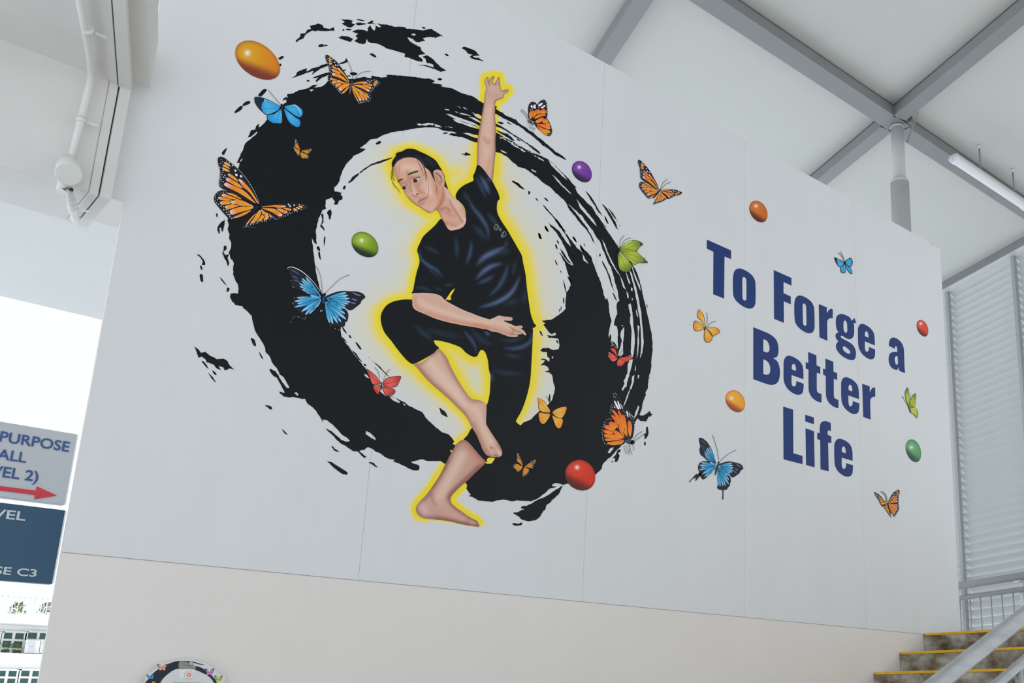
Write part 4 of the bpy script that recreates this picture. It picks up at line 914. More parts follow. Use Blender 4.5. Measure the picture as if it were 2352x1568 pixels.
splash += [tF(*p) for p in (
  ((153, 1270), (200, 1260), (240, 1238), (258, 1242), (222, 1222), (240, 1204), (280, 1206), (290, 1198), (340, 1175), (400, 1140), (440, 1128), (500, 1090), (560, 1050), (592, 1028), (612, 1020), (600, 1042), (570, 1102), (510, 1152), (500, 1172), (460, 1200), (448, 1240), (430, 1245), (400, 1312), (385, 1322), (360, 1337), (300, 1349), (240, 1330), (200, 1302)),
  ((142, 1367), (170, 1360), (200, 1368), (233, 1359), (226, 1384), (180, 1389)), ((1363, 592), (1360, 545), (1375, 540), (1373, 490), (1390, 478), (1397, 540), (1380, 580)), ((1357, 630), (1362, 614), (1373, 625), (1368, 652), (1358, 645)), ((1068, 770), (1098, 735), (1113, 693), (1140, 688), (1138, 710), (1118, 722), (1132, 745), (1118, 785), (1100, 805), (1088, 795), (1095, 770)), ((1058, 797), (1067, 790), (1070, 800), (1062, 806)), ((478, 240), (488, 178), (496, 200), (492, 245)))]
splash += [tB(*p) for p in (((643, 322), (660, 308), (710, 323), (762, 345), (805, 392), (770, 392), (742, 395), (750, 405), (800, 412), (843, 442), (790, 432), (730, 414), (715, 400), (740, 383), (700, 372), (680, 345)), ((486, 374), (510, 378), (523, 397), (500, 392)), ((418, 605), (440, 598), (463, 607), (440, 620)), ((632, 1295), (668, 1288), (682, 1272), (700, 1288), (725, 1303), (690, 1306), (680, 1313), (668, 1303)), ((1100, 1540), (1125, 1545), (1155, 1572), (1130, 1568)), ((465, 1105), (490, 1095), (515, 1103), (485, 1110)))]
o = ink([S1], [tA((2018, 197), (2035, 188), (2057, 192), (2058, 206), (2038, 213))], 'large torn black ink splash above the ring')
for p in splash:
    p = np.asarray(p); ext = float(max(np.ptp(p[:, 0]), np.ptp(p[:, 1])))
    v, f = cut([rough(p if ext > 30 else spl(p, 3), 0.8 if ext > 20 else 0.25, 3.0 if ext > 20 else 1.5)])
    if len(f): Print().raw(v, f, INK, 2).build('ink_splash', MUR)
# ------------------------------------------------------------------ painted person
per = Print()
SK = P(206, 166, 148); SKL = P(226, 196, 180); SKD = P(150, 100, 88); SKO = P(200, 138, 105)
BLK = P(9, 13, 19); SH1 = P(62, 84, 118); SH2 = P(44, 66, 84); SH3 = P(88, 108, 150)
person = link('painted_person', None, MUR, (0, 0, 0))
person['label'] = 'painted dancing person in black shirt and trousers balancing on one bare foot'
# trousers
Print().shade(TROU, brush(BLK, [
    (tL((330, 1130), (420, 1210), (480, 1245)), SH2, 6, .45), (tL((700, 1170), (750, 1230), (785, 1290), (795, 1340)), SH1, 3.2, .75), (tL((760, 1160), (830, 1240), (920, 1280)), SH2, 7, .4),
    (tL((1000, 1305), (1070, 1308), (1140, 1295), (1200, 1255), (1218, 1190)), SH1, 4.5, .8), (tL((1000, 1350), (1070, 1365), (1140, 1365)), SH2, 4, .6), (tL((980, 1250), (1080, 1245), (1160, 1220)), SH2, 5, .5),
    (tL((860, 1170), (900, 1210)), SH1, 5, .8), (tL((910, 1465), (1000, 1490), (1150, 1500)), SH2, 6, .4), (tL((905, 1490), (915, 1560)), SH1, 5, .5), (tL((400, 1160), (560, 1200), (700, 1220)), SH2, 8, .3)], soft=True), 3, 5).build('trousers', person, 'black cropped trousers')
# shirt
Print().shade(SHIRT, brush(BLK, [
    (tL((735, 180), (770, 250), (820, 310), (860, 370), (885, 430), (885, 490)), SH1, 4.5, .85), (tL((770, 380), (830, 440), (870, 500)), SH2, 7, .5), (tL((700, 130), (740, 200)), SH2, 6, .5),
    (tL((820, 10), (860, 70), (895, 150)), SH3, 5, .6), (tL((790, 20), (830, 90), (870, 180)), SH1, 4, .5), (tL((880, 20), (905, 60)), SH1, 4, .5), (tL((880, 290), (920, 340), (960, 390)), SH2, 5, .6),
    (tL((640, 470), (650, 560), (650, 640)), SH2, 5, .6), (tL((760, 500), (750, 590), (720, 680)), SH1, 4.5, .65), (tL((800, 680), (860, 620), (940, 580), (1010, 545)), SH3, 6.5, .8), (tL((1010, 545), (1030, 500)), SH2, 6, .5),
    (tL((795, 785), (850, 730), (910, 690), (990, 670)), SH3, 5.5, .75), (tL((800, 820), (870, 795), (930, 760)), SH1, 4.5, .65), (tL((1035, 670), (1010, 760), (960, 850), (890, 915)), SH1, 5, .65), (tL((1120, 770), (1085, 850), (1030, 915), (940, 965), (820, 1000)), SH3, 5, .8), (tL((1090, 650), (1070, 760)), SH2, 5, .4),
    (tL((1160, 870), (1150, 980)), SH2, 6, .4), (tL((372, 560), (380, 630), (430, 680), (500, 720), (545, 775)), SH1, 3.6, .85), (tL((400, 540), (470, 570), (520, 600)), SH2, 5, .5), (tL((430, 690), (520, 780)), SH2, 5, .4), (tL((330, 850), (400, 855), (470, 880)), SH2, 4, .5), (tL((550, 835), (630, 825)), SH2, 3.5, .6), (tL((480, 850), (540, 870)), SH2, 4, .4),
    (tL((1000, 980), (1120, 940)), SH2, 7, .4), (tL((950, 600), (1050, 560)), SH2, 8, .4)], soft=True), 4, 4).build('shirt', person, 'black round-necked shirt with blue highlights')
lg = Print(); c_ = P(190, 198, 205)
for pts in (((935, 385), (945, 375), (955, 390), (950, 405), (935, 400), (930, 385)), ((925, 400), (930, 412), (945, 420), (960, 412), (965, 395), (955, 380)), ((968, 410), (980, 420)), ((978, 405), (970, 425)), ((985, 410), (975, 430)), ((990, 440), (1005, 430), (1018, 445), (1015, 462), (1000, 470), (988, 458), (990, 440)), ((985, 450), (982, 468), (995, 475)), ((1000, 432), (1003, 470))):
    lg.line(tL(*pts), 0.8, c_ * 0.75, 5, False)
lg.build('shirt_emblem', person, 'small pale outline emblem on the chest')
Print().shade(np.array(tL((560, 948), (590, 905), (605, 880), (635, 855), (622, 885), (603, 915), (608, 940), (590, 945), (575, 940))), lambda v: np.tile(P(228, 205, 50), (len(v), 1)), 5, 4).build('yellow_gap', person, 'yellow glow showing under the arm')
# legs
def skin(outline, strokes, rimw, rimc, ra, layer, name, step=3.5, base=SK, label=None):
    return Print().shade(outline, brush(base, strokes, (rimc, rimw, ra), outline), layer, step).build(name, person, label)
skin(LEG2, [(tM((500, 950), (430, 1080), (350, 1220), (300, 1320)), SKL, 17, .6), (tM((560, 900), (600, 960), (640, 1000)), P(196, 130, 108), 9, .5), (tM((640, 1040), (540, 1140), (430, 1240), (395, 1290)), P(140, 88, 78), 8, .75), (tM((390, 990), (320, 1110), (260, 1200)), P(128, 80, 72), 5, .6),
    (tM((250, 1260), (260, 1310), (290, 1350)), P(160, 112, 104), 7, .6), (tM((180, 1370), (200, 1400)), P(214, 178, 176), 14, .7), (tM((330, 1330), (400, 1400), (500, 1460)), P(204, 160, 148), 15, .6), (tM((300, 1470), (420, 1490), (560, 1520)), P(130, 75, 62), 7, .75), (tM((410, 1300), (430, 1350), (520, 1420)), P(145, 95, 85), 7, .6), (tM((570, 1490), (615, 1495)), P(205, 165, 155), 4, .6), (tM((600, 1475), (628, 1500), (620, 1515)), P(120, 75, 65), 3, .6), (tM((480, 870), (540, 870)), P(185, 135, 120), 10, .5)],
    14, P(140, 92, 82), .8, 5, 'standing_leg', base=P(190, 148, 134), label='bare standing shin and foot')
skin(LEG1, [(tM((240, 190), (330, 300), (430, 420), (520, 530)), SKL, 17, .6), (tM((150, 230), (250, 350), (400, 480), (520, 600)), P(160, 106, 92), 9, .6), (tM((350, 130), (420, 270), (530, 430)), P(170, 120, 108), 7, .5), (tM((600, 560), (650, 640), (690, 720), (740, 830)), SKL, 13, .5), (tM((600, 690), (650, 810), (690, 910)), P(178, 128, 112), 7, .6), (tM((680, 520), (698, 600), (700, 680)), P(216, 176, 164), 6, .5), (tM((550, 480), (600, 500)), P(180, 132, 122), 9, .6),
    (tM((735, 880), (760, 930), (790, 955)), P(138, 88, 78), 2.2, .85), (tM((740, 880), (770, 900), (800, 945)), P(150, 100, 88), 2, .7), (tM((700, 890), (725, 940)), P(165, 118, 105), 2, .7), (tM((810, 920), (818, 940)), SKL, 4, .7), (tM((780, 900), (800, 935)), SKL, 4, .5), (tM((745, 900), (755, 930)), SKL, 3.5, .6)],
    11, P(158, 108, 96), .75, 6, 'raised_leg', label='bare raised calf and foot')
# arms
skin(ARM, [(tB((900, 880), (880, 1040), (870, 1200), (870, 1400)), SKL, 11, .35), (tB((840, 860), (810, 1050), (795, 1180), (790, 1380)), P(170, 112, 98), 4.5, .6), (tB((945, 870), (952, 1080), (948, 1300), (925, 1520)), P(158, 106, 94), 6, .7), (tB((850, 1150), (875, 1190), (890, 1180)), P(165, 115, 98), 6, .5), (tB((900, 1350), (870, 1450)), P(192, 145, 126), 9, .5), (tB((870, 740), (930, 760), (990, 760)), P(190, 145, 135), 9, .5), (tB((905, 680), (960, 700)), P(200, 165, 155), 8, .5),
    (tB((890, 600), (889, 640), (898, 665)), P(140, 92, 82), 2.4, .8), (tB((930, 600), (932, 645), (945, 660)), P(140, 92, 82), 2.4, .7), (tB((860, 610), (868, 650)), P(205, 170, 160), 3, .5), (tB((945, 820), (960, 805), (1010, 790)), P(130, 82, 74), 3, .8), (tB((1020, 720), (1060, 705)), P(150, 105, 98), 3, .5), (tB((960, 660), (985, 640)), P(150, 105, 95), 2.5, .6)],
    5, P(146, 96, 86), .75, 3.6, 'raised_arm', 3, label='bare raised arm with spread fingers')
skin(FARM, [(tL((360, 950), (450, 1000), (600, 1050), (750, 1090), (900, 1120)), SKL, 9, .45), (tL((335, 930), (340, 990), (380, 1020)), P(202, 138, 110), 7, .6), (tL((420, 1040), (560, 1085), (740, 1125), (880, 1150)), P(200, 138, 112), 7, .7), (tL((480, 940), (560, 985)), P(205, 158, 138), 8, .5), (tN((0, 900), (300, 960), (700, 1060), (1000, 1150), (1300, 1240)), P(198, 132, 112), 7, .7), (tN((700, 760), (1000, 850), (1300, 980)), P(216, 190, 176), 8, .6), (tN((1300, 990), (1500, 1100), (1780, 1230)), P(128, 80, 62), 1.8, .8), (tN((1380, 1080), (1420, 1160), (1400, 1210)), P(170, 116, 88), 4, .6), (tN((1300, 1230), (1450, 1250), (1570, 1270)), P(140, 84, 68), 1.8, .7), (tN((1290, 650), (1340, 690)), P(185, 145, 138), 3, .6), (tN((1270, 640), (1290, 655)), P(120, 80, 74), 1.2, .7), (tN((1050, 640), (1200, 690)), P(204, 164, 156), 5, .6), (tN((1640, 960), (1680, 1020)), P(170, 120, 90), 2, .6)],
    4, P(216, 184, 176), .6, 6, 'folded_arm', 2.8, label='bare forearm with open hand across the waist')
# head and neck
hd = [(tK((420, 400), (520, 400), (620, 420)), SKL, 12, .55), (tK((270, 420), (300, 560), (380, 720)), P(192, 128, 98), 7, .6), (tK((480, 470), (490, 560), (470, 640)), P(176, 116, 96), 5, .5), (tK((340, 690), (420, 650), (470, 700)), P(170, 112, 100), 5, .6), (tK((420, 780), (470, 800), (490, 740)), P(190, 128, 106), 5, .5),
    (tK((540, 560), (600, 580), (680, 560)), P(158, 98, 86), 3.6, .7), (tK((520, 600), (530, 720), (545, 800)), P(160, 102, 88), 3.4, .65), (tK((560, 640), (570, 740), (610, 850)), P(224, 186, 168), 5, .6), (tK((560, 660), (640, 700), (720, 640)), P(178, 120, 98), 6, .5), (tK((650, 740), (690, 790), (750, 830)), P(170, 112, 92), 6, .45), (tK((800, 640), (820, 760), (860, 830)), P(228, 196, 182), 11, .7), (tK((560, 870), (630, 890)), P(170, 108, 92), 3, .6), (tK((650, 780), (690, 820), (670, 850)), P(168, 112, 98), 1.6, .6),
    (tK((660, 992), (700, 960), (790, 915)), P(120, 66, 58), 1.7, .85), (tK((670, 965), (720, 928), (780, 915)), P(188, 122, 108), 2.6, .8), (tK((690, 1000), (750, 985), (785, 950)), P(200, 140, 126), 3, .7), (tK((690, 1025), (760, 1005)), P(172, 114, 96), 4, .6), (tK((650, 900), (690, 920)), P(180, 125, 110), 3, .5), (tK((800, 920), (830, 880)), P(180, 122, 104), 4, .4),
    (tK((780, 1080), (880, 1070), (960, 980)), P(222, 178, 160), 9, .5), (tK((1000, 760), (1050, 880), (1010, 980)), P(206, 140, 104), 10, .65), (tK((1085, 740), (1085, 880), (1040, 1010), (960, 1105)), P(150, 96, 82), 5, .7), (tK((480, 900), (600, 1010), (750, 1110), (850, 1160)), P(160, 104, 86), 4, .6), (tK((940, 620), (960, 720), (960, 820)), P(190, 132, 110), 8, .5),
    (tK((960, 480), (1020, 500), (1060, 560), (1070, 650)), P(216, 172, 152), 4, .6), (tK((980, 490), (1030, 540), (1055, 610), (1040, 660)), P(140, 88, 74), 2.4, .75), (tK((940, 520), (980, 600), (1030, 690)), P(166, 110, 92), 4, .6), (tK((1060, 470), (1098, 560), (1098, 640)), P(180, 130, 112), 2.4, .5),
    (tK((1120, 760), (1180, 880), (1280, 960), (1360, 1030)), P(222, 188, 172), 8, .5), (tK((1010, 1120), (1120, 1080), (1190, 1130)), P(150, 102, 88), 5, .6), (tK((1050, 1130), (1150, 1170), (1250, 1220)), P(184, 128, 108), 6, .5), (tK((1190, 950), (1250, 1080), (1330, 1200), (1410, 1330)), P(150, 104, 90), 3.4, .65), (tK((1210, 930), (1300, 1060), (1420, 1260)), P(218, 184, 168), 6, .5), (tK((1100, 1320), (1200, 1350), (1300, 1390)), P(172, 118, 104), 6, .5), (tK((1150, 1420), (1220, 1440), (1330, 1415), (1430, 1350), (1455, 1270)), P(226, 190, 184), 4, .7), (tK((1000, 1150), (1060, 1260)), P(170, 118, 104), 4, .5)]
hd_o = Print().shade(SKIN, brush(P(208, 160, 138), hd, (P(150, 100, 84), 3.2, .6), SKIN), 6, 2.4)
fe = hd_o
def crisp(pts, col, layer=7): fe.poly(spl(tK(*pts), 3), col, layer)
crisp(((482, 534), (506, 498), (560, 476), (620, 459), (672, 456), (640, 484), (560, 508), (515, 528)), P(70, 58, 54))
crisp(((316, 650), (332, 608), (370, 594), (410, 595), (375, 620), (345, 640)), P(66, 54, 50))
crisp(((578, 635), (605, 600), (650, 575), (674, 582), (668, 612), (640, 645), (600, 652)), P(188, 190, 198))
crisp(((393, 745), (425, 720), (468, 714), (470, 738), (440, 766), (412, 768)), P(178, 180, 188))
fe.dot(tK((610, 622))[0], 4.9, 4.5, P(26, 30, 36), 8); fe.dot(tK((424, 745))[0], 4.6, 3.7, P(26, 30, 36), 8)
fe.dot(tK((622, 602))[0], 1.1, 1.0, P(200, 205, 212), 9); fe.dot(tK((438, 732))[0], 1.0, 0.9, P(190, 195, 205), 9)
fe.line(tK((574, 634), (603, 598), (650, 572), (682, 572)), 1.1, P(52, 36, 32), 9); fe.line(tK((390, 742), (424, 718), (472, 712)), 1.1, P(52, 36, 32), 9)
fe.line(tK((540, 570), (580, 600), (640, 570), (695, 552)), 0.8, P(150, 96, 84), 7); fe.line(tK((580, 645), (610, 660), (655, 645)), 0.8, P(170, 112, 96), 7)
fe.dot(tK((645, 850))[0], 2.3, 1.5, P(40, 28, 30), 7, -0.3); fe.line(tK((575, 868), (600, 888), (640, 885)), 0.8, P(150, 96, 84), 7)
fe.line(tK((655, 995), (700, 962), (740, 945), (790, 915)), 0.9, P(112, 62, 56), 7)
fe.build('head', person, 'face turned down to the left with neck and ear')
hb = P(10, 13, 18)
h = Print().shade(HAIR, brush(hb, [(tK((640, 230), (720, 300), (760, 370)), P(52, 62, 74), 5, .5), (tK((300, 300), (400, 240), (520, 222)), P(44, 54, 70), 3, .5), (tK((820, 260), (900, 340)), P(40, 50, 58), 9, .4)]), 7, 4)
for pts, w in ((((238, 395), (222, 450), (226, 540), (262, 640)), 1.3), (((228, 400), (208, 480), (205, 560), (240, 680), (300, 760), (356, 832)), .8), (((222, 480), (215, 600), (260, 700), (330, 770), (362, 850)), .5), (((240, 420), (238, 500), (270, 610)), .8), (((640, 282), (690, 370), (730, 470), (750, 545)), .9), (((700, 310), (760, 420), (786, 510), (800, 640)), 1.3), (((786, 490), (825, 610), (835, 760), (822, 860), (790, 925)), .6), (((770, 420), (775, 560), (790, 680), (780, 760)), .5), (((868, 480), (905, 560), (938, 635)), 1.4), (((930, 600), (965, 720), (970, 830), (1000, 920)), .5), (((350, 330), (345, 440), (350, 520)), .35), (((920, 480), (980, 510), (1040, 580), (1060, 640)), .7), (((940, 480), (1000, 530), (1040, 560)), .6)):
    h.line(tK(*pts), w, hb, 8)
h.build('hair', person, 'black tied-back hair with loose strands')

# ------------------------------------------------------------------ painted eggs
def egg(c, a, b, deg, base, light, dark, hl, label):
    th = np.radians(deg); ca, sa = np.cos(th), np.sin(th); n = 56
    t = np.linspace(0, 2 * np.pi, n, endpoint=False); wv = 1 - 0.05 * np.cos(t)
    pts = np.stack([c[0] + a * np.cos(t) * ca - b * wv * np.sin(t) * sa, c[1] + a * np.cos(t) * sa + b * wv * np.sin(t) * ca], 1)
    def fn(v):
        d = v - np.array(c); x = (d[:, 0] * ca + d[:, 1] * sa) / a; y = (-d[:, 0] * sa + d[:, 1] * ca) / b
        r = np.sqrt(x * x + y * y); dv = np.array([-sa * .55, ca * .55 + .45]); dv /= np.hypot(*dv); dn = (d @ dv) / math.hypot(a * (dv[0] * ca + dv[1] * sa), b * (-dv[0] * sa + dv[1] * ca))
        col = np.tile(base, (len(v), 1))
        k = np.exp(-((v[:, 0] - hl[0]) ** 2 + (v[:, 1] - hl[1]) ** 2) / (0.62 * a) ** 2)[:, None] * 0.9; col = col * (1 - k) + light * k
        k = (sstep((dn - 0.02) / 0.7) * 0.8)[:, None]; col = col * (1 - k) + (base * 0.55 + dark * 0.45) * k
        k = (sstep((dn - 0.14) / 0.62) ** 0.8)[:, None]; col = col * (1 - k) + dark * k
        k = (sstep((r - 0.80) / 0.22) * 0.5)[:, None]; col = col * (1 - k) + dark * k
        k = np.exp(-((v[:, 0] - hl[0]) ** 2 + (v[:, 1] - hl[1]) ** 2) / (0.085 * a + 0.8) ** 2)[:, None] * 0.9; col = col * (1 - k) + P(245, 240, 235) * k
        return col
    Print().shade(pts, fn, 4, max(1.4, a / 14)).build('painted_egg', MUR, label)
egg((592, 139), 58, 36.5, 36, P(205, 125, 30), P(212, 160, 30), P(120, 52, 40), (568, 122), 'large amber painted egg at the upper left')
egg((838.3, 562), 34, 25.5, 40, P(108, 138, 34), P(160, 185, 60), P(30, 48, 30), (830, 552), 'lime green painted egg left of the person')
egg((1336.5, 394.5), 27, 20, 52, P(108, 52, 148), P(128, 70, 165), P(48, 34, 62), (1330, 384), 'purple painted egg right of the raised arm')
egg((1742, 486), 26.8, 18.5, 60, P(196, 98, 34), P(206, 118, 48), P(92, 42, 28), (1736, 473), 'dark orange painted egg above the slogan')
egg((2118.8, 753.8), 20, 12, 68, P(206, 62, 42), P(218, 86, 58), P(98, 36, 40), (2114.5, 743), 'small red painted egg right of the slogan')
egg((1689, 921.4), 27, 20.5, 58, P(228, 148, 46), P(240, 172, 62), P(150, 72, 44), (1680, 914), 'yellow orange painted egg left of the word Better')
egg((2098, 1035), 27, 16.5, 72, P(82, 142, 92), P(112, 170, 120), P(58, 76, 76), (2093, 1027), 'green painted egg at the lower right of the slogan')
egg((1333, 1091.6), 36.8, 33, 48, P(198, 52, 34), P(214, 70, 44), P(88, 38, 30), (1325, 1073), 'big red painted egg at the bottom of the ring')

# ------------------------------------------------------------------ painted butterflies
KB = P(26, 26, 36); WD = P(222, 224, 234); OR1 = P(238, 150, 40); OR2 = P(226, 92, 40); PKW = P(236, 205, 196)
def butterfly(label):
    o = link('painted_butterfly', None, MUR, (0, 0, 0)); o['label'] = label; return o
def aff(src, dst):
    A = np.array([[x, y, 1] for x, y in src], float); return np.linalg.solve(A, np.array(dst, float))
def mapa(M, pts): p = np.asarray(pts, float); return np.hstack([p, np.ones((len(p), 1))]) @ M
LAY = 12
FW = dict(src=((1000, 1030), (215, 90), (210, 690)),
  out=((1000, 1030), (960, 900), (900, 790), (820, 660), (730, 520), (640, 400), (560, 320), (480, 250), (380, 170), (290, 105), (215, 88), (172, 130), (175, 210), (200, 300), (222, 380), (215, 480), (200, 600), (212, 690), (310, 752), (420, 805), (560, 865), (700, 945), (850, 1015), (950, 1042)),
  cells=(((295, 205), (350, 207), (420, 268), (425, 290), (350, 262), (300, 230)), ((275, 250), (320, 258), (405, 318), (400, 335), (320, 302), (275, 280)), ((258, 308), (310, 318), (400, 368), (402, 388), (330, 382), (268, 342)),
   ((370, 440), (412, 433), (500, 490), (562, 552), (572, 590), (480, 542), (400, 492)), ((333, 540), (370, 513), (430, 538), (600, 640), (662, 722), (560, 690), (430, 622), (345, 572)), ((293, 640), (340, 608), (430, 648), (620, 728), (760, 828), (900, 988), (932, 1022), (850, 982), (700, 882), (560, 800), (400, 722), (310, 672)),
   ((585, 545), (640, 553), (740, 648), (830, 758), (930, 918), (987, 1030), (940, 992), (850, 862), (760, 762), (680, 702), (620, 612))),
  pale=(0, 1, 2), dots=((520, 370, 26), (540, 455, 30), (635, 485, 28), (400, 215, 14), (352, 178, 12), (465, 268, 17), (228, 225, 12), (212, 310, 11), (278, 368, 12), (265, 405, 11), (310, 465, 13), (285, 500, 14), (228, 500, 11), (230, 548, 14), (278, 592, 12), (232, 592, 9), (222, 640, 9), (255, 678, 10), (262, 190, 9), (235, 148, 9), (330, 512, 9), (250, 450, 14)))
HW = dict(src=((890, 1090), (95, 920), (450, 1345)),
  out=((900, 1085), (800, 1010), (650, 930), (500, 840), (380, 780), (260, 760), (170, 790), (110, 860), (95, 940), (120, 1010), (180, 1085), (260, 1180), (340, 1270), (400, 1330), (470, 1346), (540, 1320), (640, 1292), (760, 1235), (860, 1155)),
  cells=(((362, 820), (450, 818), (560, 868), (655, 942), (560, 912), (440, 862)), ((248, 850), (310, 833), (450, 888), (605, 952), (520, 947), (380, 922), (270, 882)), ((178, 910), (230, 888), (330, 918), (465, 962), (350, 967), (220, 947)), ((430, 990), (520, 958), (650, 963), (760, 1008), (888, 1082), (740, 1072), (560, 1062), (450, 1022)), ((218, 1000), (290, 973), (400, 983), (440, 1015), (350, 1042), (250, 1052)), ((313, 1085), (400, 1048), (500, 1033), (592, 1065), (480, 1112), (370, 1147), (340, 1122)), ((413, 1170), (520, 1118), (700, 1083), (885, 1100), (800, 1152), (640, 1192), (480, 1247), (430, 1232)), ((508, 1290), (620, 1238), (740, 1188), (835, 1163), (760, 1222), (640, 1282), (530, 1312))),
  pale=(), dots=((172, 820, 11), (125, 858, 10), (120, 905, 11), (150, 1015, 12), (165, 950, 10), (238, 1075, 13), (290, 1090, 12), (292, 1150, 14), (345, 1205, 13), (375, 1245, 13), (415, 1290, 13), (450, 1325, 12), (485, 1310, 13), (340, 1150, 11), (380, 1190, 11), (200, 858, 9), (235, 818, 10), (285, 800, 10), (335, 795, 9), (190, 1040, 12), (360, 815, 9), (120, 960, 9), (410, 1250, 14)))
def monarch_wing(par, tpl, dst, tone=1.0, warm=0.0, dotk=1.0, name='wing'):
    lo = 0 if tpl is HW else 4
    M = aff(tpl['src'], dst); pr = Print(); sc = np.sqrt(abs(np.linalg.det(M[:2])))
    pr.poly(spl(mapa(M, tpl['out']), 2), KB, 5 + lo)
    root = np.array(dst[0])
    for i, c in enumerate(tpl['cells']):
        q = spl(mapa(M, c), 3); far = np.hypot(*(q - root).T)
        def fn(v, q=q, far=far, i=i):
            d = np.hypot(*(v - root).T); t = (d - far.min()) / (np.ptp(far) + 1e-6)
            k = np.exp(-((t - 0.35) / 0.3) ** 2)[:, None]; col = OR2 * (1 - warm) + OR1 * warm; col = np.tile(col, (len(v), 1)) * (1 - k) + OR1 * k
            e = (sstep((t - 0.72) / 0.3) * 0.85)[:, None]; col = col * (1 - e) + PKW * e
            e = (sstep((0.14 - t) / 0.14) * 0.7)[:, None]; col = col * (1 - e) + PKW * e
            if i in tpl['pale']: col = np.tile(P(236, 168, 90), (len(v), 1))
            return col * tone
        q2 = q
        pr.shade(q2, fn, 6 + lo, max(1.2, 40 * sc)) if 60 * sc > 2.2 else pr.poly(q2, (OR1 * .6 + OR2 * .4 if not warm else OR1) * tone, 6 + lo)
    for x, y, r in tpl['dots']:
        p = mapa(M, [(x, y)])[0]; pr.dot(p, max(0.45, r * sc * dotk), max(0.35, r * sc * 0.75 * dotk), WD, 7 + lo, 0.8, 8)
    return pr.build(name, par)
def body(par, a, b, w, col=KB, ants=(), extra=None):
    pr = Print(); pr.line([a, ((a[0] + b[0]) / 2, (a[1] + b[1]) / 2), b], w, col, LAY); pr.dot(a, w * 0.45, w * 0.45, col, LAY)
    for t in ants: pr.line(t, 0.9, KB, LAY, False); pr.dot(t[-1], 0.9, 0.9, KB, LAY, 0, 6)
    if extra: extra(pr)
    return pr.build('body', par)

# 1: big monarch on the left of the ring
b1_ = butterfly('largest orange monarch butterfly, on the left edge of the ring')
monarch_wing(b1_, FW, [tO(p)[0] for p in FW['src']], warm=.35); monarch_wing(b1_, HW, [tO(p)[0] for p in HW['src']], warm=.6)
monarch_wing(b1_, FW, tO((1050, 1085), (1975, 1100), (1385, 1345)), warm=.3)
monarch_wing(b1_, HW, tO((1025, 1150), (1270, 1330), (700, 1495)), warm=.7)
body(b1_, tO((1010, 1055))[0], tO((790, 1250))[0], 5.5, KB, (), lambda pr: (pr.line(tO((980, 1085), (900, 1140)), 2.2, P(120, 140, 150), 9), pr.line(tO((700, 1500), (660, 1515), (720, 1495), (930, 1505)), 1.2, P(70, 120, 170), 9), pr.line(tO((1250, 1270), (1300, 1330), (1380, 1345)), 2, P(90, 110, 170), 9), pr.line(tO((560, 330), (730, 520), (900, 790), (1000, 1030)), .6, WD, 14)))
# 7: the same design right of the ring
b7 = butterfly('orange monarch butterfly with raised wing between ring and slogan')
monarch_wing(b7, FW, tG((2052, 862), (1866, 590), (1884, 760)), warm=.15, tone=.92); monarch_wing(b7, HW, tG((2040, 880), (1868, 830), (1960, 945)), warm=.3, tone=.95)
monarch_wing(b7, FW, tG((2072, 870), (2262, 895), (2135, 950)), warm=.2, tone=.92); monarch_wing(b7, HW, tG((2065, 890), (2112, 955), (1998, 995)), warm=.5, tone=.95)
body(b7, tG((2062, 865))[0], tG((1995, 942))[0], 4, KB, (tG((2065, 855), (2085, 805), (2122, 770)), tG((2072, 860), (2110, 815), (2157, 794))))
# 2: monarch at the top of the ring
b2_ = butterfly('orange monarch butterfly on the top of the black ring')
monarch_wing(b2_, FW, tA((1450, 635), (1232, 388), (1275, 590)), warm=.5); monarch_wing(b2_, HW, tA((1450, 650), (1252, 610), (1375, 752)), warm=.6)
monarch_wing(b2_, FW, tA((1475, 650), (1738, 635), (1630, 750)), warm=.5); monarch_wing(b2_, HW, tA((1470, 670), (1645, 800), (1535, 835)), warm=.8)
body(b2_, tA((1468, 635))[0], tA((1445, 750))[0], 6, P(92, 70, 72), (tA((1475, 610), (1465, 520), (1418, 420)), tA((1500, 600), (1560, 550), (1640, 537))))
# 4: small monarch in the ring, upper left
b4 = butterfly('small pale orange monarch butterfly inside the upper left ring')
monarch_wing(b4, FW, tA((995, 1265), (948, 1158), (945, 1235)), warm=1, dotk=.8); monarch_wing(b4, HW, tA((992, 1272), (938, 1250), (980, 1312)), warm=1, dotk=.7)
monarch_wing(b4, FW, tA((1005, 1270), (1105, 1255), (1065, 1300)), warm=1, dotk=.8); monarch_wing(b4, HW, tA((1002, 1280), (1068, 1335), (1010, 1335)), warm=1, dotk=.7)
body(b4, tA((1000, 1262))[0], tA((992, 1300))[0], 2.2)
# 15: small monarch at the bottom of the ring
b15 = butterfly('small orange monarch butterfly at the bottom of the black ring')
monarch_wing(b15, FW, tF((242, 840), (185, 715), (182, 800)), warm=.8, tone=.95); monarch_wing(b15, HW, tF((240, 848), (152, 845), (195, 895)), warm=.8)
monarch_wing(b15, FW, tF((255, 848), (365, 785), (325, 868)), warm=.8, tone=.95); monarch_wing(b15, HW, tF((250, 855), (290, 905), (240, 940)), warm=.8)
body(b15, tF((250, 835))[0], tF((242, 870))[0], 3)
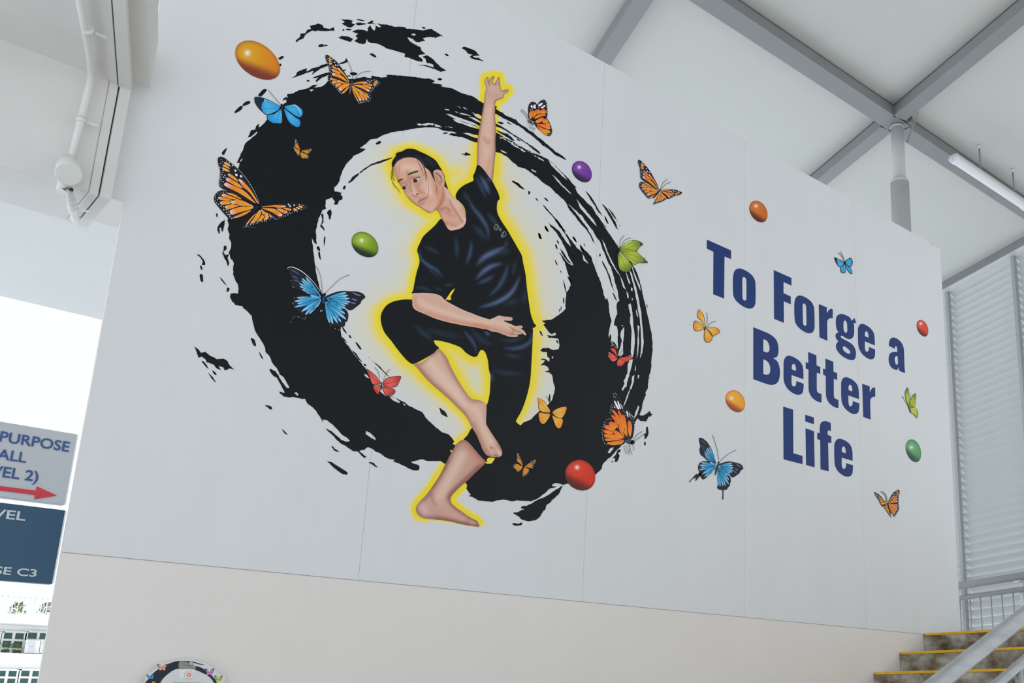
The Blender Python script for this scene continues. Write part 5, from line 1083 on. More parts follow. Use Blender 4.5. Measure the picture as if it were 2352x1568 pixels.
# 18: monarch at the lower right of the slogan
b18 = butterfly('orange monarch butterfly below the slogan at lower right')
def fl(x, y): return tJ((x, y))[0]
monarch_wing(b18, FW, [fl(1745, 1345), fl(1630, 1245), fl(1700, 1372)], tone=.92, warm=.3); monarch_wing(b18, HW, [fl(1750, 1360), fl(1720, 1380), fl(1788, 1475)], tone=.92, warm=.4)
monarch_wing(b18, FW, [fl(1757, 1340), fl(1858, 1222), fl(1850, 1345)], tone=.92, warm=.3); monarch_wing(b18, HW, [fl(1760, 1355), fl(1858, 1385), fl(1810, 1465)], tone=.92, warm=.4)
body(b18, fl(1750, 1340), fl(1780, 1440), 3, KB, ([fl(1742, 1330), fl(1728, 1270), fl(1690, 1235)], [fl(1746, 1330), fl(1740, 1280), fl(1710, 1235)]))

# generic wing: dark outline polygon, coloured panel inset, veins
def wing(par, out, base, edge, root, veins=3, rim=1.6, hi=None, layer=5, vcol=None, dots=(), cells=(), name='wing', rimc=None):
    out = spl(out, 4); pr = Print(); c = out.mean(0); root = np.asarray(root, float)
    pr.poly(out, rimc if rimc is not None else KB, layer)
    d = out - c; l = np.hypot(d[:, 0], d[:, 1])[:, None]; inner = c + d * np.maximum(0.2, (l - rim) / l)
    far = np.hypot(*(inner - root).T).max()
    def fn(v):
        t = (np.hypot(*(v - root).T) / far)[:, None]; a = np.exp(-((t - 0.45) / 0.33) ** 2)
        return edge * (1 - a) + (hi if hi is not None else base) * a * 0.75 + base * a * 0.25
    pr.shade(inner, fn, layer + 1, max(1.2, far / 9))
    idx = np.argsort(-np.hypot(*(inner - root).T))
    if veins:
        an = np.unwrap(np.arctan2(inner[:, 1] - root[1], inner[:, 0] - root[0])); far_i = idx[:max(4, len(idx) // 2)]
        a0, a1 = np.arctan2(*(c - root)[::-1]) - 0.45, np.arctan2(*(c - root)[::-1]) + 0.45
        for k in range(veins):
            a = a0 + (a1 - a0) * (k + 0.5) / veins; u = np.array([np.cos(a), np.sin(a)])
            dd = (inner - root) @ u; pe = np.abs((inner - root) @ np.array([-u[1], u[0]])); cand = dd[(pe < far * 0.12) & (dd > 0)]
            L_ = (cand.max() if len(cand) else far * .6) * 0.94
            pr.line([root + u * L_ * 0.12, root + u * L_ * 0.55 + np.array([-u[1], u[0]]) * L_ * 0.02, root + u * L_], 0.55, vcol if vcol is not None else edge * 0.45, layer + 2)
    for q, col in cells: pr.poly(spl(q, 3), col, layer + 2)
    for x, y, r in dots: pr.dot((x, y), r, r * .8, WD, layer + 3, 0, 8)
    return pr.build(name, par)

# 3: bright blue butterfly on the ring
BL1, BL2, BL3 = P(30, 140, 205), P(25, 110, 175), P(70, 170, 220)
b3 = butterfly('bright blue butterfly with dark wing tip on the upper left ring')
wing(b3, tA((815, 862), (770, 830), (700, 795), (640, 775), (580, 772), (580, 820), (610, 870), (650, 910), (690, 938), (740, 925), (790, 900)), BL3, BL1, tA((818, 868))[0], 2, 1.6, cells=((tA((583, 775), (640, 777), (672, 795), (648, 830), (640, 875), (655, 905), (605, 858), (582, 810)), P(20, 40, 66)),), dots=[(*tA((672, 800))[0], 1.5), (*tA((665, 812))[0], 1.2)])
wing(b3, tA((825, 880), (780, 912), (720, 935), (692, 945), (695, 980), (735, 1012), (780, 1018), (830, 1012), (834, 950)), BL3, BL1, tA((826, 875))[0], 2, 1.6)
wing(b3, tA((848, 862), (900, 845), (945, 837), (985, 858), (1018, 890), (1022, 930), (1000, 960), (960, 952), (900, 910)), BL3, BL1, tA((848, 868))[0], 2, 1.4, rimc=P(20, 60, 100))
wing(b3, tA((848, 880), (900, 915), (960, 960), (995, 985), (998, 1030), (975, 1052), (930, 1035), (890, 1000), (862, 940)), BL3, BL1, tA((848, 878))[0], 2, 1.4, rimc=P(20, 60, 100))
body(b3, tA((822, 845))[0], tA((832, 905))[0], 5.5, P(22, 26, 38), (tA((808, 835), (760, 780), (705, 713)),), lambda pr: (pr.line(tA((938, 840), (970, 870), (998, 912), (1000, 935)), 1.6, P(215, 222, 240), 9), pr.line(tA((652, 830), (660, 870), (685, 905)), 1.2, P(80, 150, 220), 14)))
# 10: small blue butterfly above the slogan
b10 = butterfly('small blue butterfly with black wing rims above the slogan')
wing(b10, tI((1352, 285), (1320, 268), (1290, 252), (1263, 244), (1275, 285), (1300, 325), (1325, 332), (1350, 310)), BL3, BL1, tI((1355, 285))[0], 2, 1.6, cells=((tI((1264, 245), (1292, 255), (1285, 268), (1295, 300), (1278, 285)), P(20, 30, 50)),))
wing(b10, tI((1358, 300), (1340, 330), (1315, 340), (1325, 380), (1345, 390), (1368, 380), (1368, 330)), BL3, BL1, tI((1358, 298))[0], 1, 1.5)
wing(b10, tI((1360, 285), (1390, 258), (1415, 248), (1432, 275), (1430, 310), (1415, 332), (1385, 325)), BL3, BL1, tI((1360, 288))[0], 2, 1.8)
wing(b10, tI((1362, 300), (1390, 330), (1418, 345), (1430, 385), (1420, 398), (1395, 380), (1375, 345)), BL3, BL1, tI((1362, 298))[0], 1, 1.6)
body(b10, tI((1352, 278))[0], tI((1362, 320))[0], 2.6, KB, (tI((1348, 272), (1330, 235), (1302, 205)), tI((1352, 270), (1340, 230), (1320, 196))))

# swallowtails: template traced from the one left of the person
ST = dict(fw=((850, 790), (760, 620), (620, 420), (480, 280), (360, 195), (230, 140), (150, 130), (95, 160), (130, 260), (190, 380), (170, 450), (230, 590), (330, 640), (430, 690), (600, 780), (780, 840)),
  hw=((850, 840), (600, 770), (420, 760), (310, 800), (240, 860), (220, 960), (260, 1060), (330, 1120), (420, 1200), (520, 1220), (640, 1160), (760, 1040), (850, 940)),
  fr=((960, 800), (1060, 740), (1200, 690), (1350, 665), (1500, 675), (1650, 680), (1780, 720), (1850, 800), (1820, 840), (1760, 890), (1740, 950), (1640, 1030), (1560, 1090), (1480, 1100), (1400, 1050), (1250, 970), (1080, 900)),
  hr=((945, 900), (1100, 920), (1260, 1000), (1380, 1070), (1440, 1120), (1470, 1220), (1440, 1350), (1400, 1370), (1380, 1460), (1290, 1480), (1180, 1450), (1050, 1410), (1010, 1250), (970, 1080)))
def fan(root, pts, w0, w1):
    out = []
    for p in pts:
        r = np.array(root, float); p = np.array(p, float); u = (p - r); L_ = np.hypot(*u); u /= L_; nn = np.array([-u[1], u[0]])
        a = r + u * L_ * 0.08
        out.append([a + nn * w0, r + u * L_ * .62 + nn * w1, p + nn * w1 * .35, p - nn * w1 * .35, r + u * L_ * .62 - nn * w1, a - nn * w0])
    return out
STC = dict(fw=(((850, 810), [(520, 370), (440, 400), (430, 450), (380, 505), (390, 570), (440, 640), (520, 690), (620, 780)]), 14, 34), hw=(((850, 850), [(330, 820), (280, 900), (340, 950), (290, 1025), (430, 1120), (510, 1190), (600, 1170), (720, 1040)]), 14, 38), fr=(((975, 840), [(1400, 710), (1440, 770), (1470, 840), (1490, 920), (1440, 960), (1380, 1000), (1400, 1065)]), 14, 38), hr=(((950, 910), [(1040, 1370), (1110, 1390), (1210, 1370), (1290, 1350), (1390, 1290), (1370, 1170), (1300, 1080)]), 14, 40))
def swallow(b, M, tone, rim=None):
    sc = np.sqrt(abs(np.linalg.det(M[:2])))
    for k in ('hw', 'fw', 'hr', 'fr'):
        pr = Print(); pr.poly(spl(mapa(M, ST[k]), 3), P(34, 32, 44) if rim is None else rim, 5)
        (root, tips), w0, w1 = STC[k]
        hub = [root] + [tuple(np.array(root) + (np.array(t) - np.array(root)) * 0.66) for t in tips]
        pr.poly(spl(mapa(M, hub), 3), P(26, 96, 150) * tone, 5.5)
        cmax = max(np.hypot(t[0] - root[0], t[1] - root[1]) for t in tips)
        rr = mapa(M, [root])[0]
        for i, q in enumerate(fan(root, tips, w0, w1)):
            q = spl(mapa(M, q), 3); far = np.hypot(*(q - rr).T).max()
            cc = [P(40, 150, 205), P(96, 180, 222), P(60, 165, 215)][i % 3] * tone
            def fn(v, far=far, cc=cc):
                t = (np.hypot(*(v - rr).T) / far)[:, None]; a = sstep((t - 0.55) / 0.45) * 0.6
                return cc * (1 - a) + P(165, 212, 236) * tone * a
            pr.shade(q, fn, 6 + 0.35 * i, max(1.3, 60 * sc))
        for i in range(len(tips) - 1):
            m_ = (np.array(tips[i]) + np.array(tips[i + 1])) / 2; r_ = np.array(root)
            pr.line(mapa(M, [r_ + (m_ - r_) * 0.1, r_ + (m_ - r_) * 0.55, r_ + (m_ - r_) * 0.98]), (1.1 * (sc / 0.1) ** 0.5 * 0.55, 1.5 * (sc / 0.1) ** 0.5 * 0.7), P(20, 40, 70), 9.2)
        if k == 'fr':
            for a, bb in (((1560, 710), (1750, 780)), ((1540, 840), (1660, 885)), ((1520, 930), (1630, 945))): pr.line(mapa(M, [a, ((a[0] + bb[0]) / 2, (a[1] + bb[1]) / 2 + 6), bb]), 34 * sc, P(118, 104, 150), 9)
        if k == 'fw':
            for a, bb in (((170, 195), (365, 305)), ((190, 335), (330, 400)), ((230, 420), (380, 480))): pr.line(mapa(M, [a, ((a[0] + bb[0]) / 2, (a[1] + bb[1]) / 2 - 6), bb]), 34 * sc, P(70, 80, 125), 9)
        pr.build('wing', b)
b5 = butterfly('large blue swallowtail butterfly left of the raised knee')
M5 = aff(((0, 0), (980, 0), (0, 980)), ((650, 600), (750, 600), (650, 700)))
swallow(b5, M5, 1.0, P(27, 30, 38))
def st_marks(pr):
    pr.line(tP((90, 170), (120, 140), (180, 132), (280, 160), (420, 235), (560, 350), (700, 500), (830, 680)), 1.6, P(228, 222, 218), 9)
    for a in ((165, 445), (240, 825), (205, 940), (215, 962), (245, 1020), (160, 1370), (205, 1290), (240, 1255), (1060, 1450), (1165, 1515), (1240, 1545), (840, 1130), (870, 1110)): pr.dot(tP(a)[0], 0.9, 0.7, P(215, 215, 225), 14, 0, 6)
    for pts in (((195, 560), (240, 600)), ((310, 1240), (380, 1270)), ((480, 1310), (512, 1245)), ((425, 1285), (445, 1300)), ((830, 1130), (850, 1100), (880, 1130))): pr.line(tP(*pts), 1.0, P(215, 205, 215), 9)
    for k, t in enumerate((0.15, 0.35, 0.55, 0.75)): pr.line(tP((880, 770 + 200 * t), (945, 790 + 200 * t)), 1.1, P(96, 120, 160), 9)
body(b5, tP((925, 745))[0], tP((890, 960))[0], 7.5, P(46, 56, 86), (tP((880, 700), (850, 430), (800, 230), (722, 110)), tP((950, 715), (1100, 560), (1280, 400), (1480, 310))), st_marks)
# 16: swallowtail between ring and slogan (with its two tails)
b16 = butterfly('blue and black swallowtail butterfly below left of the slogan')
M16 = aff(((920, 800), (150, 130), (1850, 800)), tJ((195, 985), (35, 740), (428, 1020)))
swallow(b16, M16, .95)
def tails(pr):
    pr.poly(spl(tJ((20, 1060), (5, 1100), (-40, 1120), (-65, 1150), (-68, 1140), (-30, 1100), (0, 1070), (35, 1100), (60, 1125), (100, 1085)), 2), P(34, 32, 44), 6)
    pr.poly(spl(tJ((190, 1180), (300, 1165), (298, 1185), (270, 1215), (246, 1220), (244, 1300), (233, 1302), (236, 1225), (200, 1215)), 2), P(34, 32, 44), 6)
    pr.line(tF((1880, 895), (1850, 940), (1828, 975)), 4.4, P(34, 32, 44), 6)
body(b16, tJ((200, 965))[0], tJ((165, 1085))[0], 4.5, P(36, 46, 72), (tJ((200, 945), (180, 830), (142, 720)), tJ((212, 955), (280, 895), (356, 855))), tails)
for nm in (b16,): pass

# plain two-pair butterflies
def pairs(label, w, base, edge, hi, bodyab, bw, ants, rim=1.2, veins=2, rimc=None, extra=None):
    b = butterfly(label)
    for out, root in w: wing(b, out, base, edge, root, veins, rim, hi, rimc=rimc)
    body(b, bodyab[0], bodyab[1], bw, KB, ants, extra)
RD, RD2, RDH = P(205, 58, 50), P(170, 44, 46), P(222, 100, 88)
r0 = tDd((1742, 815))[0]
pairs('red butterfly on the inner edge of the ring, lower left', [(tDd((1738, 800), (1700, 740), (1650, 695), (1605, 668), (1625, 730), (1655, 805), (1690, 815)), r0), (tDd((1738, 820), (1690, 822), (1662, 830), (1675, 870), (1708, 905), (1732, 870)), r0), (tDd((1752, 800), (1790, 755), (1850, 738), (1922, 735), (1905, 790), (1880, 830), (1830, 838), (1780, 836)), r0), (tDd((1752, 830), (1800, 842), (1850, 848), (1872, 875), (1850, 905), (1800, 920), (1768, 890)), r0)], RD, RD2, RDH, (tDd((1742, 795))[0], tDd((1740, 860))[0]), 2.6, (tDd((1725, 755), (1712, 700), (1683, 658)), tDd((1758, 775), (1780, 720), (1813, 677))), 1.3, 1)
YO, YO2, YOH = P(238, 160, 42), P(232, 132, 36), P(244, 184, 80)
r0 = tF((503, 365))[0]
pairs('yellow orange butterfly right of the standing trouser leg', [(tF((495, 345), (470, 290), (430, 240), (378, 215), (385, 270), (388, 320), (430, 348)), r0), (tF((495, 362), (440, 355), (390, 348), (385, 390), (400, 440), (435, 457), (475, 410)), r0), (tF((510, 350), (550, 315), (600, 297), (645, 300), (630, 360), (600, 400), (550, 390)), r0), (tF((512, 375), (560, 395), (608, 408), (605, 460), (580, 497), (545, 480), (520, 420)), r0)], YO, YO2, YOH, (tF((502, 350))[0], tF((505, 400))[0]), 2.4, (tF((498, 300), (485, 250), (458, 203)),), 0.9, 3)
r0 = tH((1915, 1003))[0]
pairs('yellow orange butterfly left of the word Forge', [(tH((1912, 990), (1880, 945), (1845, 910), (1858, 842), (1895, 880), (1915, 940)), r0), (tH((1908, 1010), (1870, 965), (1825, 945), (1808, 980), (1815, 1030), (1860, 1042)), r0), (tH((1925, 1005), (1980, 1003), (2030, 1015), (2053, 1050), (2010, 1080), (1990, 1090), (1955, 1045)), r0), (tH((1918, 1015), (1955, 1050), (1985, 1095), (1970, 1135), (1935, 1147), (1905, 1110)), r0)], YO, YO2, YOH, (tH((1918, 998))[0], tH((1905, 1035))[0]), 2.6, (tH((1928, 990), (1935, 930), (1930, 878)), tH((1935, 995), (1970, 965), (2010, 953))), 1.2, 2)
r0 = tH((1118, 1285))[0]
def rdots(pr):
    for x, y in ((1060, 1150), (1072, 1165), (1085, 1185), (1052, 1175), (1095, 1195), (1215, 1270), (1228, 1265), (1235, 1280), (1222, 1290), (1030, 1240), (1028, 1275)): pr.dot(tH((x, y))[0], 1.0, 0.8, WD, 14, 0, 6)
b11 = butterfly('coral red butterfly over the streaks on the right of the ring')
wing(b11, tH((1112, 1275), (1090, 1215), (1060, 1140), (1070, 1137), (1095, 1160), (1110, 1200), (1118, 1250)), P(60, 30, 34), P(50, 30, 36), r0, 0, 0.6)
wing(b11, tH((1112, 1280), (1085, 1245), (1048, 1210), (1055, 1195), (1095, 1205), (1112, 1240)), RDH, RD, r0, 2, 0.8); wing(b11, tH((1112, 1290), (1070, 1250), (1030, 1235), (1028, 1280), (1060, 1320), (1095, 1315)), RDH, RD, r0, 3, 0.8)
wing(b11, tH((1125, 1290), (1170, 1280), (1240, 1262), (1235, 1290), (1200, 1325), (1160, 1315)), P(214, 84, 66), RD, r0, 2, 0.8); wing(b11, tH((1122, 1295), (1160, 1312), (1180, 1330), (1150, 1362), (1110, 1362), (1105, 1330)), RDH, RD, r0, 2, 0.8)
body(b11, tH((1118, 1280))[0], tH((1105, 1315))[0], 2.2, KB, (tH((1125, 1275), (1140, 1240), (1155, 1210)),), rdots)
# green butterfly on the right edge of the ring
GR, GR2, GRH = P(150, 172, 50), P(78, 112, 52), P(178, 190, 62)
b8 = butterfly('lime green butterfly with dark wing tips on the right edge of the ring')
r0 = tH((1118, 310))[0]
wing(b8, tH((1130, 285), (1180, 235), (1245, 205), (1310, 215), (1348, 245), (1310, 275), (1285, 310), (1210, 290)), GR, GR2, r0, 3, 1.0, GRH, rimc=P(38, 52, 40))
wing(b8, tH((1130, 290), (1210, 290), (1285, 312), (1345, 365), (1388, 405), (1380, 418), (1310, 415), (1270, 432), (1230, 405), (1165, 345)), GR, GR2, r0, 4, 1.0, GRH, rimc=P(38, 52, 40))
wing(b8, tH((1118, 320), (1165, 350), (1220, 400), (1240, 440), (1225, 490), (1185, 500), (1140, 485), (1118, 430)), GR, GR2, r0, 3, 1.0, P(190, 198, 60), rimc=P(38, 52, 40))
def g8(pr):
    pr.poly(tH((1310, 225), (1348, 245), (1312, 272), (1325, 250)), P(30, 34, 32), 7); pr.poly(tH((1345, 368), (1388, 408), (1330, 415), (1360, 398)), P(30, 34, 32), 7)
    pr.line(tH((1125, 310), (1160, 350), (1215, 405)), 1.8, P(220, 225, 190), 8); pr.line(tH((1175, 260), (1210, 225), (1245, 212)), 2, P(215, 222, 180), 8)
    for p in ((1335, 245), (1330, 258), (1318, 268), (1365, 395), (1350, 408), (1372, 412), (1122, 400), (1122, 440), (1130, 470)): pr.dot(tH(p)[0], .7, .6, WD, 14, 0, 6)
body(b8, tH((1135, 270))[0], tH((1100, 370))[0], 3.4, P(34, 40, 40), (tH((1130, 262), (1135, 210), (1168, 165)), tH((1150, 245), (1180, 205), (1226, 188))), g8)
# small yellow green butterfly far right
b17 = butterfly('small yellow green butterfly right of the word Better')
r0 = tJ((1945, 465))[0]
wing(b17, tJ((1942, 455), (1920, 390), (1913, 320), (1938, 278), (1955, 340), (1958, 390), (1950, 430)), GR, GR2, r0, 2, 1.0, P(186, 188, 70), rimc=P(60, 70, 64))
wing(b17, tJ((1945, 460), (1958, 400), (1990, 345), (2014, 335), (2012, 400), (2005, 455), (1975, 458)), GR, GR2, r0, 3, 1.0, P(186, 188, 70), rimc=P(60, 70, 64))
wing(b17, tJ((1950, 472), (1990, 460), (2025, 480), (2034, 530), (2020, 560), (1995, 535), (1970, 500)), P(188, 186, 60), P(140, 150, 60), r0, 2, 1.0, P(205, 200, 70), rimc=P(60, 70, 64))
body(b17, tJ((1938, 445))[0], tJ((1968, 522))[0], 1.8, KB, (tJ((1935, 440), (1910, 400), (1888, 362)),))
# side-view monarchs
def side(label, b_pts, cells, whites, dots, edge_dots, bodyab, bw, legs, ants, hind):
    b = butterfly(label)
    for nm, out, cl in (('wing', b_pts, cells[0]), ('wing', hind, cells[1])):
        pr = Print(); pr.poly(spl(out, 3), KB, 5)
        for i_, q in enumerate(cl):
            q = spl(q, 3); lo = q[:, 1].min(); hi_ = np.ptp(q[:, 1]) + 1e-6
            pr.shade(q, lambda v, lo=lo, hi_=hi_: OR2 * (1 - ((v[:, 1] - lo) / hi_)[:, None]) + OR1 * ((v[:, 1] - lo) / hi_)[:, None], 6 + 0.3 * i_, 2)
        if out is b_pts:
            for q in whites: pr.poly(spl(q, 3), P(226, 220, 226), 9.5)
        for x, y in (dots if out is b_pts else edge_dots): pr.dot((x, y), 1.0, .85, P(205, 215, 235), 10.5, 0, 6)
        pr.build(nm, b)
    def ex(pr):
        for l in legs: pr.line(l, .8, P(50, 50, 66), 14, False)
        r = random.Random(4); a, c = np.array(bodyab[0]), np.array(bodyab[1])
        for i in range(16): p = a + (c - a) * r.random() + np.array([r.uniform(-1, 1), r.uniform(-1, 1)]) * bw * .38; pr.dot(p, .6, .6, P(190, 205, 225), 14, 0, 6)
    body(b, bodyab[0], bodyab[1], bw, P(34, 38, 58), ants, ex)
side('folded-wing monarch butterfly right of the raised arm', tG((905, 235), (860, 215), (850, 150), (855, 90), (880, 57), (915, 60), (935, 82), (960, 50), (995, 36), (1020, 60), (1027, 120), (1028, 180), (1015, 205), (960, 215)),
  ((tG((862, 150), (888, 138), (905, 140), (890, 190), (868, 215), (860, 185)), tG((905, 150), (925, 128), (960, 130), (930, 165), (895, 205)), tG((945, 150), (985, 125), (1005, 128), (960, 160), (935, 170)), tG((930, 180), (990, 165), (1015, 180), (960, 195), (910, 215)), tG((950, 140), (1008, 135), (1012, 160), (960, 162))),
   (tG((915, 235), (960, 205), (995, 205), (970, 240), (930, 250)), tG((990, 215), (1020, 215), (1035, 240), (1000, 255), (980, 240)), tG((925, 262), (1000, 262), (1050, 285), (1045, 310), (985, 290)), tG((925, 272), (985, 300), (1045, 320), (1048, 345), (1000, 335)), tG((930, 280), (980, 320), (1030, 355), (1015, 362), (965, 325)), tG((1010, 250), (1042, 250), (1052, 280), (1020, 270)))),
  (tG((940, 88), (970, 68), (985, 75), (955, 100)), tG((965, 110), (1000, 88), (1005, 100), (975, 118)), tG((895, 95), (915, 80), (918, 120), (900, 115)), tG((870, 100), (885, 85), (890, 120))),
  tG((865, 70), (900, 62), (985, 50), (1008, 60), (1015, 85), (1018, 105), (870, 130), (885, 130), (985, 120), (1018, 140), (1020, 160), (945, 110)), tG((1035, 225), (1045, 245), (1055, 265), (1062, 290), (1068, 315), (1066, 340), (1050, 358), (1035, 362), (1040, 232), (1052, 255), (1060, 280), (1066, 300)),
  (tG((852, 232))[0], tG((905, 265))[0]), 5.5, (tG((870, 260), (860, 290), (875, 300), (870, 318)), tG((885, 270), (885, 300), (910, 300), (890, 330)), tG((850, 245), (845, 265))), (tG((850, 222), (820, 180), (782, 137)), tG((855, 215), (835, 170), (795, 128))),
  tG((905, 230), (950, 205), (1000, 200), (1030, 215), (1055, 255), (1070, 300), (1070, 345), (1048, 370), (1010, 362), (965, 325), (920, 280)))
side('large folded-wing monarch butterfly at the lower right of the ring', tF((1200, 580), (1120, 480), (1050, 400), (1035, 350), (1050, 290), (1065, 200), (1080, 165), (1110, 180), (1140, 220), (1165, 290), (1190, 290), (1230, 330), (1262, 390), (1268, 460), (1250, 580)),
  ((tF((1060, 335), (1080, 330), (1120, 380), (1150, 450), (1110, 400)), tF((1115, 335), (1135, 345), (1165, 430), (1175, 500), (1140, 420)), tF((1055, 385), (1080, 378), (1140, 430), (1190, 540), (1200, 575), (1130, 480)), tF((1150, 370), (1180, 390), (1195, 470), (1200, 560), (1170, 470)), tF((1205, 435), (1230, 430), (1245, 490), (1228, 570), (1210, 530))),
   (tF((1030, 450), (1060, 432), (1100, 470), (1090, 500), (1050, 480)), tF((1075, 435), (1100, 445), (1120, 490), (1100, 480)), tF((990, 470), (1030, 465), (1090, 510), (1060, 515), (1000, 495)), tF((985, 510), (1050, 515), (1070, 540), (1000, 540)), tF((1065, 515), (1110, 520), (1165, 565), (1170, 580), (1100, 560)), tF((990, 550), (1060, 545), (1160, 580), (1040, 580), (995, 575)), tF((1000, 590), (1080, 580), (1168, 590), (1080, 605), (1010, 610)), tF((1015, 625), (1090, 612), (1168, 600), (1150, 635), (1080, 648), (1035, 642)), tF((1125, 455), (1165, 540), (1175, 565), (1130, 520)))),
  (tF((1078, 250), (1090, 245), (1125, 310), (1110, 318)), tF((1108, 250), (1120, 250), (1140, 310), (1130, 318)), tF((1135, 265), (1160, 310), (1150, 312)), tF((1075, 285), (1090, 300), (1085, 310)), tF((1190, 335), (1205, 345), (1210, 392), (1198, 380)), tF((1212, 350), (1225, 362), (1228, 395)), tF((1232, 365), (1252, 385), (1255, 398))),
  tF((1072, 180), (1090, 172), (1100, 185), (1075, 200), (1090, 210), (1055, 280), (1048, 300), (1060, 300), (1045, 330), (1040, 350), (1050, 320), (1165, 335), (1178, 350), (1180, 375), (1240, 405), (1255, 412), (1258, 440), (1265, 460)), tF((1010, 415), (1030, 408), (1050, 410), (990, 440), (975, 480), (968, 510), (970, 550), (972, 580), (978, 610), (990, 632), (1010, 645), (985, 460), (966, 530), (976, 595)),
  (tF((1248, 622))[0], tF((1185, 610))[0]), 11, (tF((1185, 650), (1168, 665), (1190, 730)), tF((1200, 650), (1192, 670), (1215, 738)), tF((1215, 650), (1225, 690), (1205, 715)), tF((1225, 650), (1222, 690), (1245, 735)), tF((1240, 640), (1258, 670), (1252, 700))), (tF((1255, 600), (1290, 555), (1332, 525)), tF((1262, 612), (1310, 580), (1350, 548))),
  tF((1190, 590), (1130, 480), (1080, 425), (1030, 402), (995, 425), (965, 490), (962, 560), (970, 610), (995, 640), (1030, 655), (1090, 658), (1150, 648), (1185, 620)))

# ------------------------------------------------------------------ slogan letters
def uv(pts):                                  # photo pixels -> wall coordinates (x, z)
    w = wall_pts(pts, 0); return w[:, [0, 2]]
def px_of(uvp):                               # wall coordinates -> photo pixels
    w = np.stack([uvp[:, 0], np.full(len(uvp), YW), uvp[:, 1] - EYE], 1) @ RM.T
    return np.stack([PPX + FPX * w[:, 0] / w[:, 2], PPY + FPX * w[:, 1] / w[:, 2]], 1)
INKB = P(26, 50, 106)
G = {}
def glyph(ch, outer, holes=(), smooth=False):
    G[ch] = (outer, holes)
def put(ch, src=None, dst=None, lab=None):
    outer, holes = G[ch]; ps = [np.asarray(outer)] + [np.asarray(h) for h in holes]
    if src is not None:
        dlt = uv([dst])[0] - uv([src])[0]; ps = [px_of(uv(p) + dlt) for p in ps]
    pr = Print(); v, f = cut([ps[0]], ps[1:]); pr.raw(v, f, INKB, 2).build('letter', MUR, 'navy letter ' + ch + (' ' + lab if lab else ''))
def cv(pts, corner):
    """smooth outline that keeps the listed corner indices sharp"""
    p = np.asarray(pts, float); n = len(p); out = []; cs = sorted(corner)
    if not cs: return spl(p, 5)
    for i, c in enumerate(cs):
        e = cs[(i + 1) % len(cs)]; e = e if e > c else e + n
        seg = [p[k % n] for k in range(c, e + 1)]
        out += (spl(seg, 5, False)[:-1].tolist() if len(seg) > 2 else [seg[0].tolist()])
    return np.array(out)
glyph('T', tI((93, 80), (316, 180), (316, 260), (256, 235), (252, 622), (152, 582), (154, 192), (93, 163)))
glyph('o', spl(tI((334, 560), (333, 440), (345, 375), (370, 350), (405, 347), (460, 370), (510, 410), (535, 455), (541, 510), (541, 640), (533, 685), (510, 710), (470, 712), (420, 690), (370, 650), (343, 610)), 4), (spl(tI((421, 600), (420, 450), (428, 426), (442, 427), (454, 445), (457, 480), (457, 615), (450, 637), (436, 639), (424, 624)), 4),))
glyph('F', tI((708, 360), (871, 432), (871, 503), (798, 470), (798, 572), (865, 603), (865, 675), (800, 647), (801, 845), (711, 808)))
glyph('r', cv(tI((1122, 672), (1196, 703), (1195, 757), (1215, 727), (1235, 716), (1251, 724), (1250, 804), (1225, 803), (1205, 820), (1199, 855), (1201, 1010), (1128, 978)), (0, 1, 2, 5, 6, 10, 11)))
glyph('g', cv(tI((1280, 870), (1279, 820), (1290, 780), (1328, 763), (1370, 774), (1408, 796), (1425, 826), (1450, 799), (1467, 849), (1444, 845), (1447, 880), (1446, 945), (1435, 978), (1410, 995), (1380, 990), (1345, 968), (1328, 964), (1324, 975), (1338, 988), (1375, 1008), (1420, 1035), (1450, 1070), (1464, 1118), (1458, 1165), (1440, 1186), (1405, 1184), (1355, 1162), (1310, 1125), (1284, 1085), (1280, 1050), (1292, 1024), (1303, 1014), (1282, 990), (1276, 960), (1284, 942), (1303, 930), (1288, 905)), (6, 7, 8, 9, 31, 35)), (spl(tI((1349, 850), (1355, 826), (1368, 825), (1381, 850), (1384, 915), (1376, 934), (1360, 930), (1350, 905)), 4), spl(tI((1342, 1075), (1350, 1060), (1370, 1068), (1400, 1093), (1412, 1115), (1404, 1128), (1380, 1122), (1352, 1100)), 4)))
glyph('e', cv(tI((1482, 950), (1483, 895), (1500, 860), (1530, 855), (1565, 871), (1600, 898), (1625, 935), (1635, 985), (1637, 1053), (1545, 1014), (1546, 1075), (1553, 1103), (1568, 1109), (1580, 1098), (1583, 1065), (1640, 1090), (1638, 1140), (1628, 1170), (1602, 1180), (1565, 1168), (1520, 1130), (1492, 1080), (1484, 1030)), (8, 9, 14, 15)), (cv(tI((1546, 967), (1546, 938), (1555, 923), (1568, 928), (1577, 950), (1578, 982)), (0, 5)),))
glyph('a', cv(tI((1766, 1055), (1768, 1022), (1780, 992), (1805, 980), (1840, 990), (1880, 1025), (1900, 1070), (1906, 1120), (1909, 1230), (1915, 1308), (1860, 1285), (1857, 1250), (1845, 1273), (1825, 1276), (1790, 1255), (1770, 1220), (1764, 1180), (1770, 1140), (1785, 1120), (1812, 1112), (1843, 1112), (1842, 1080), (1835, 1062), (1825, 1060), (1821, 1084)), (0, 9, 10, 11, 20, 24)), (cv(tI((1820, 1185), (1822, 1162), (1832, 1152), (1847, 1154), (1850, 1215), (1842, 1228), (1828, 1222)), (3, 4)),))
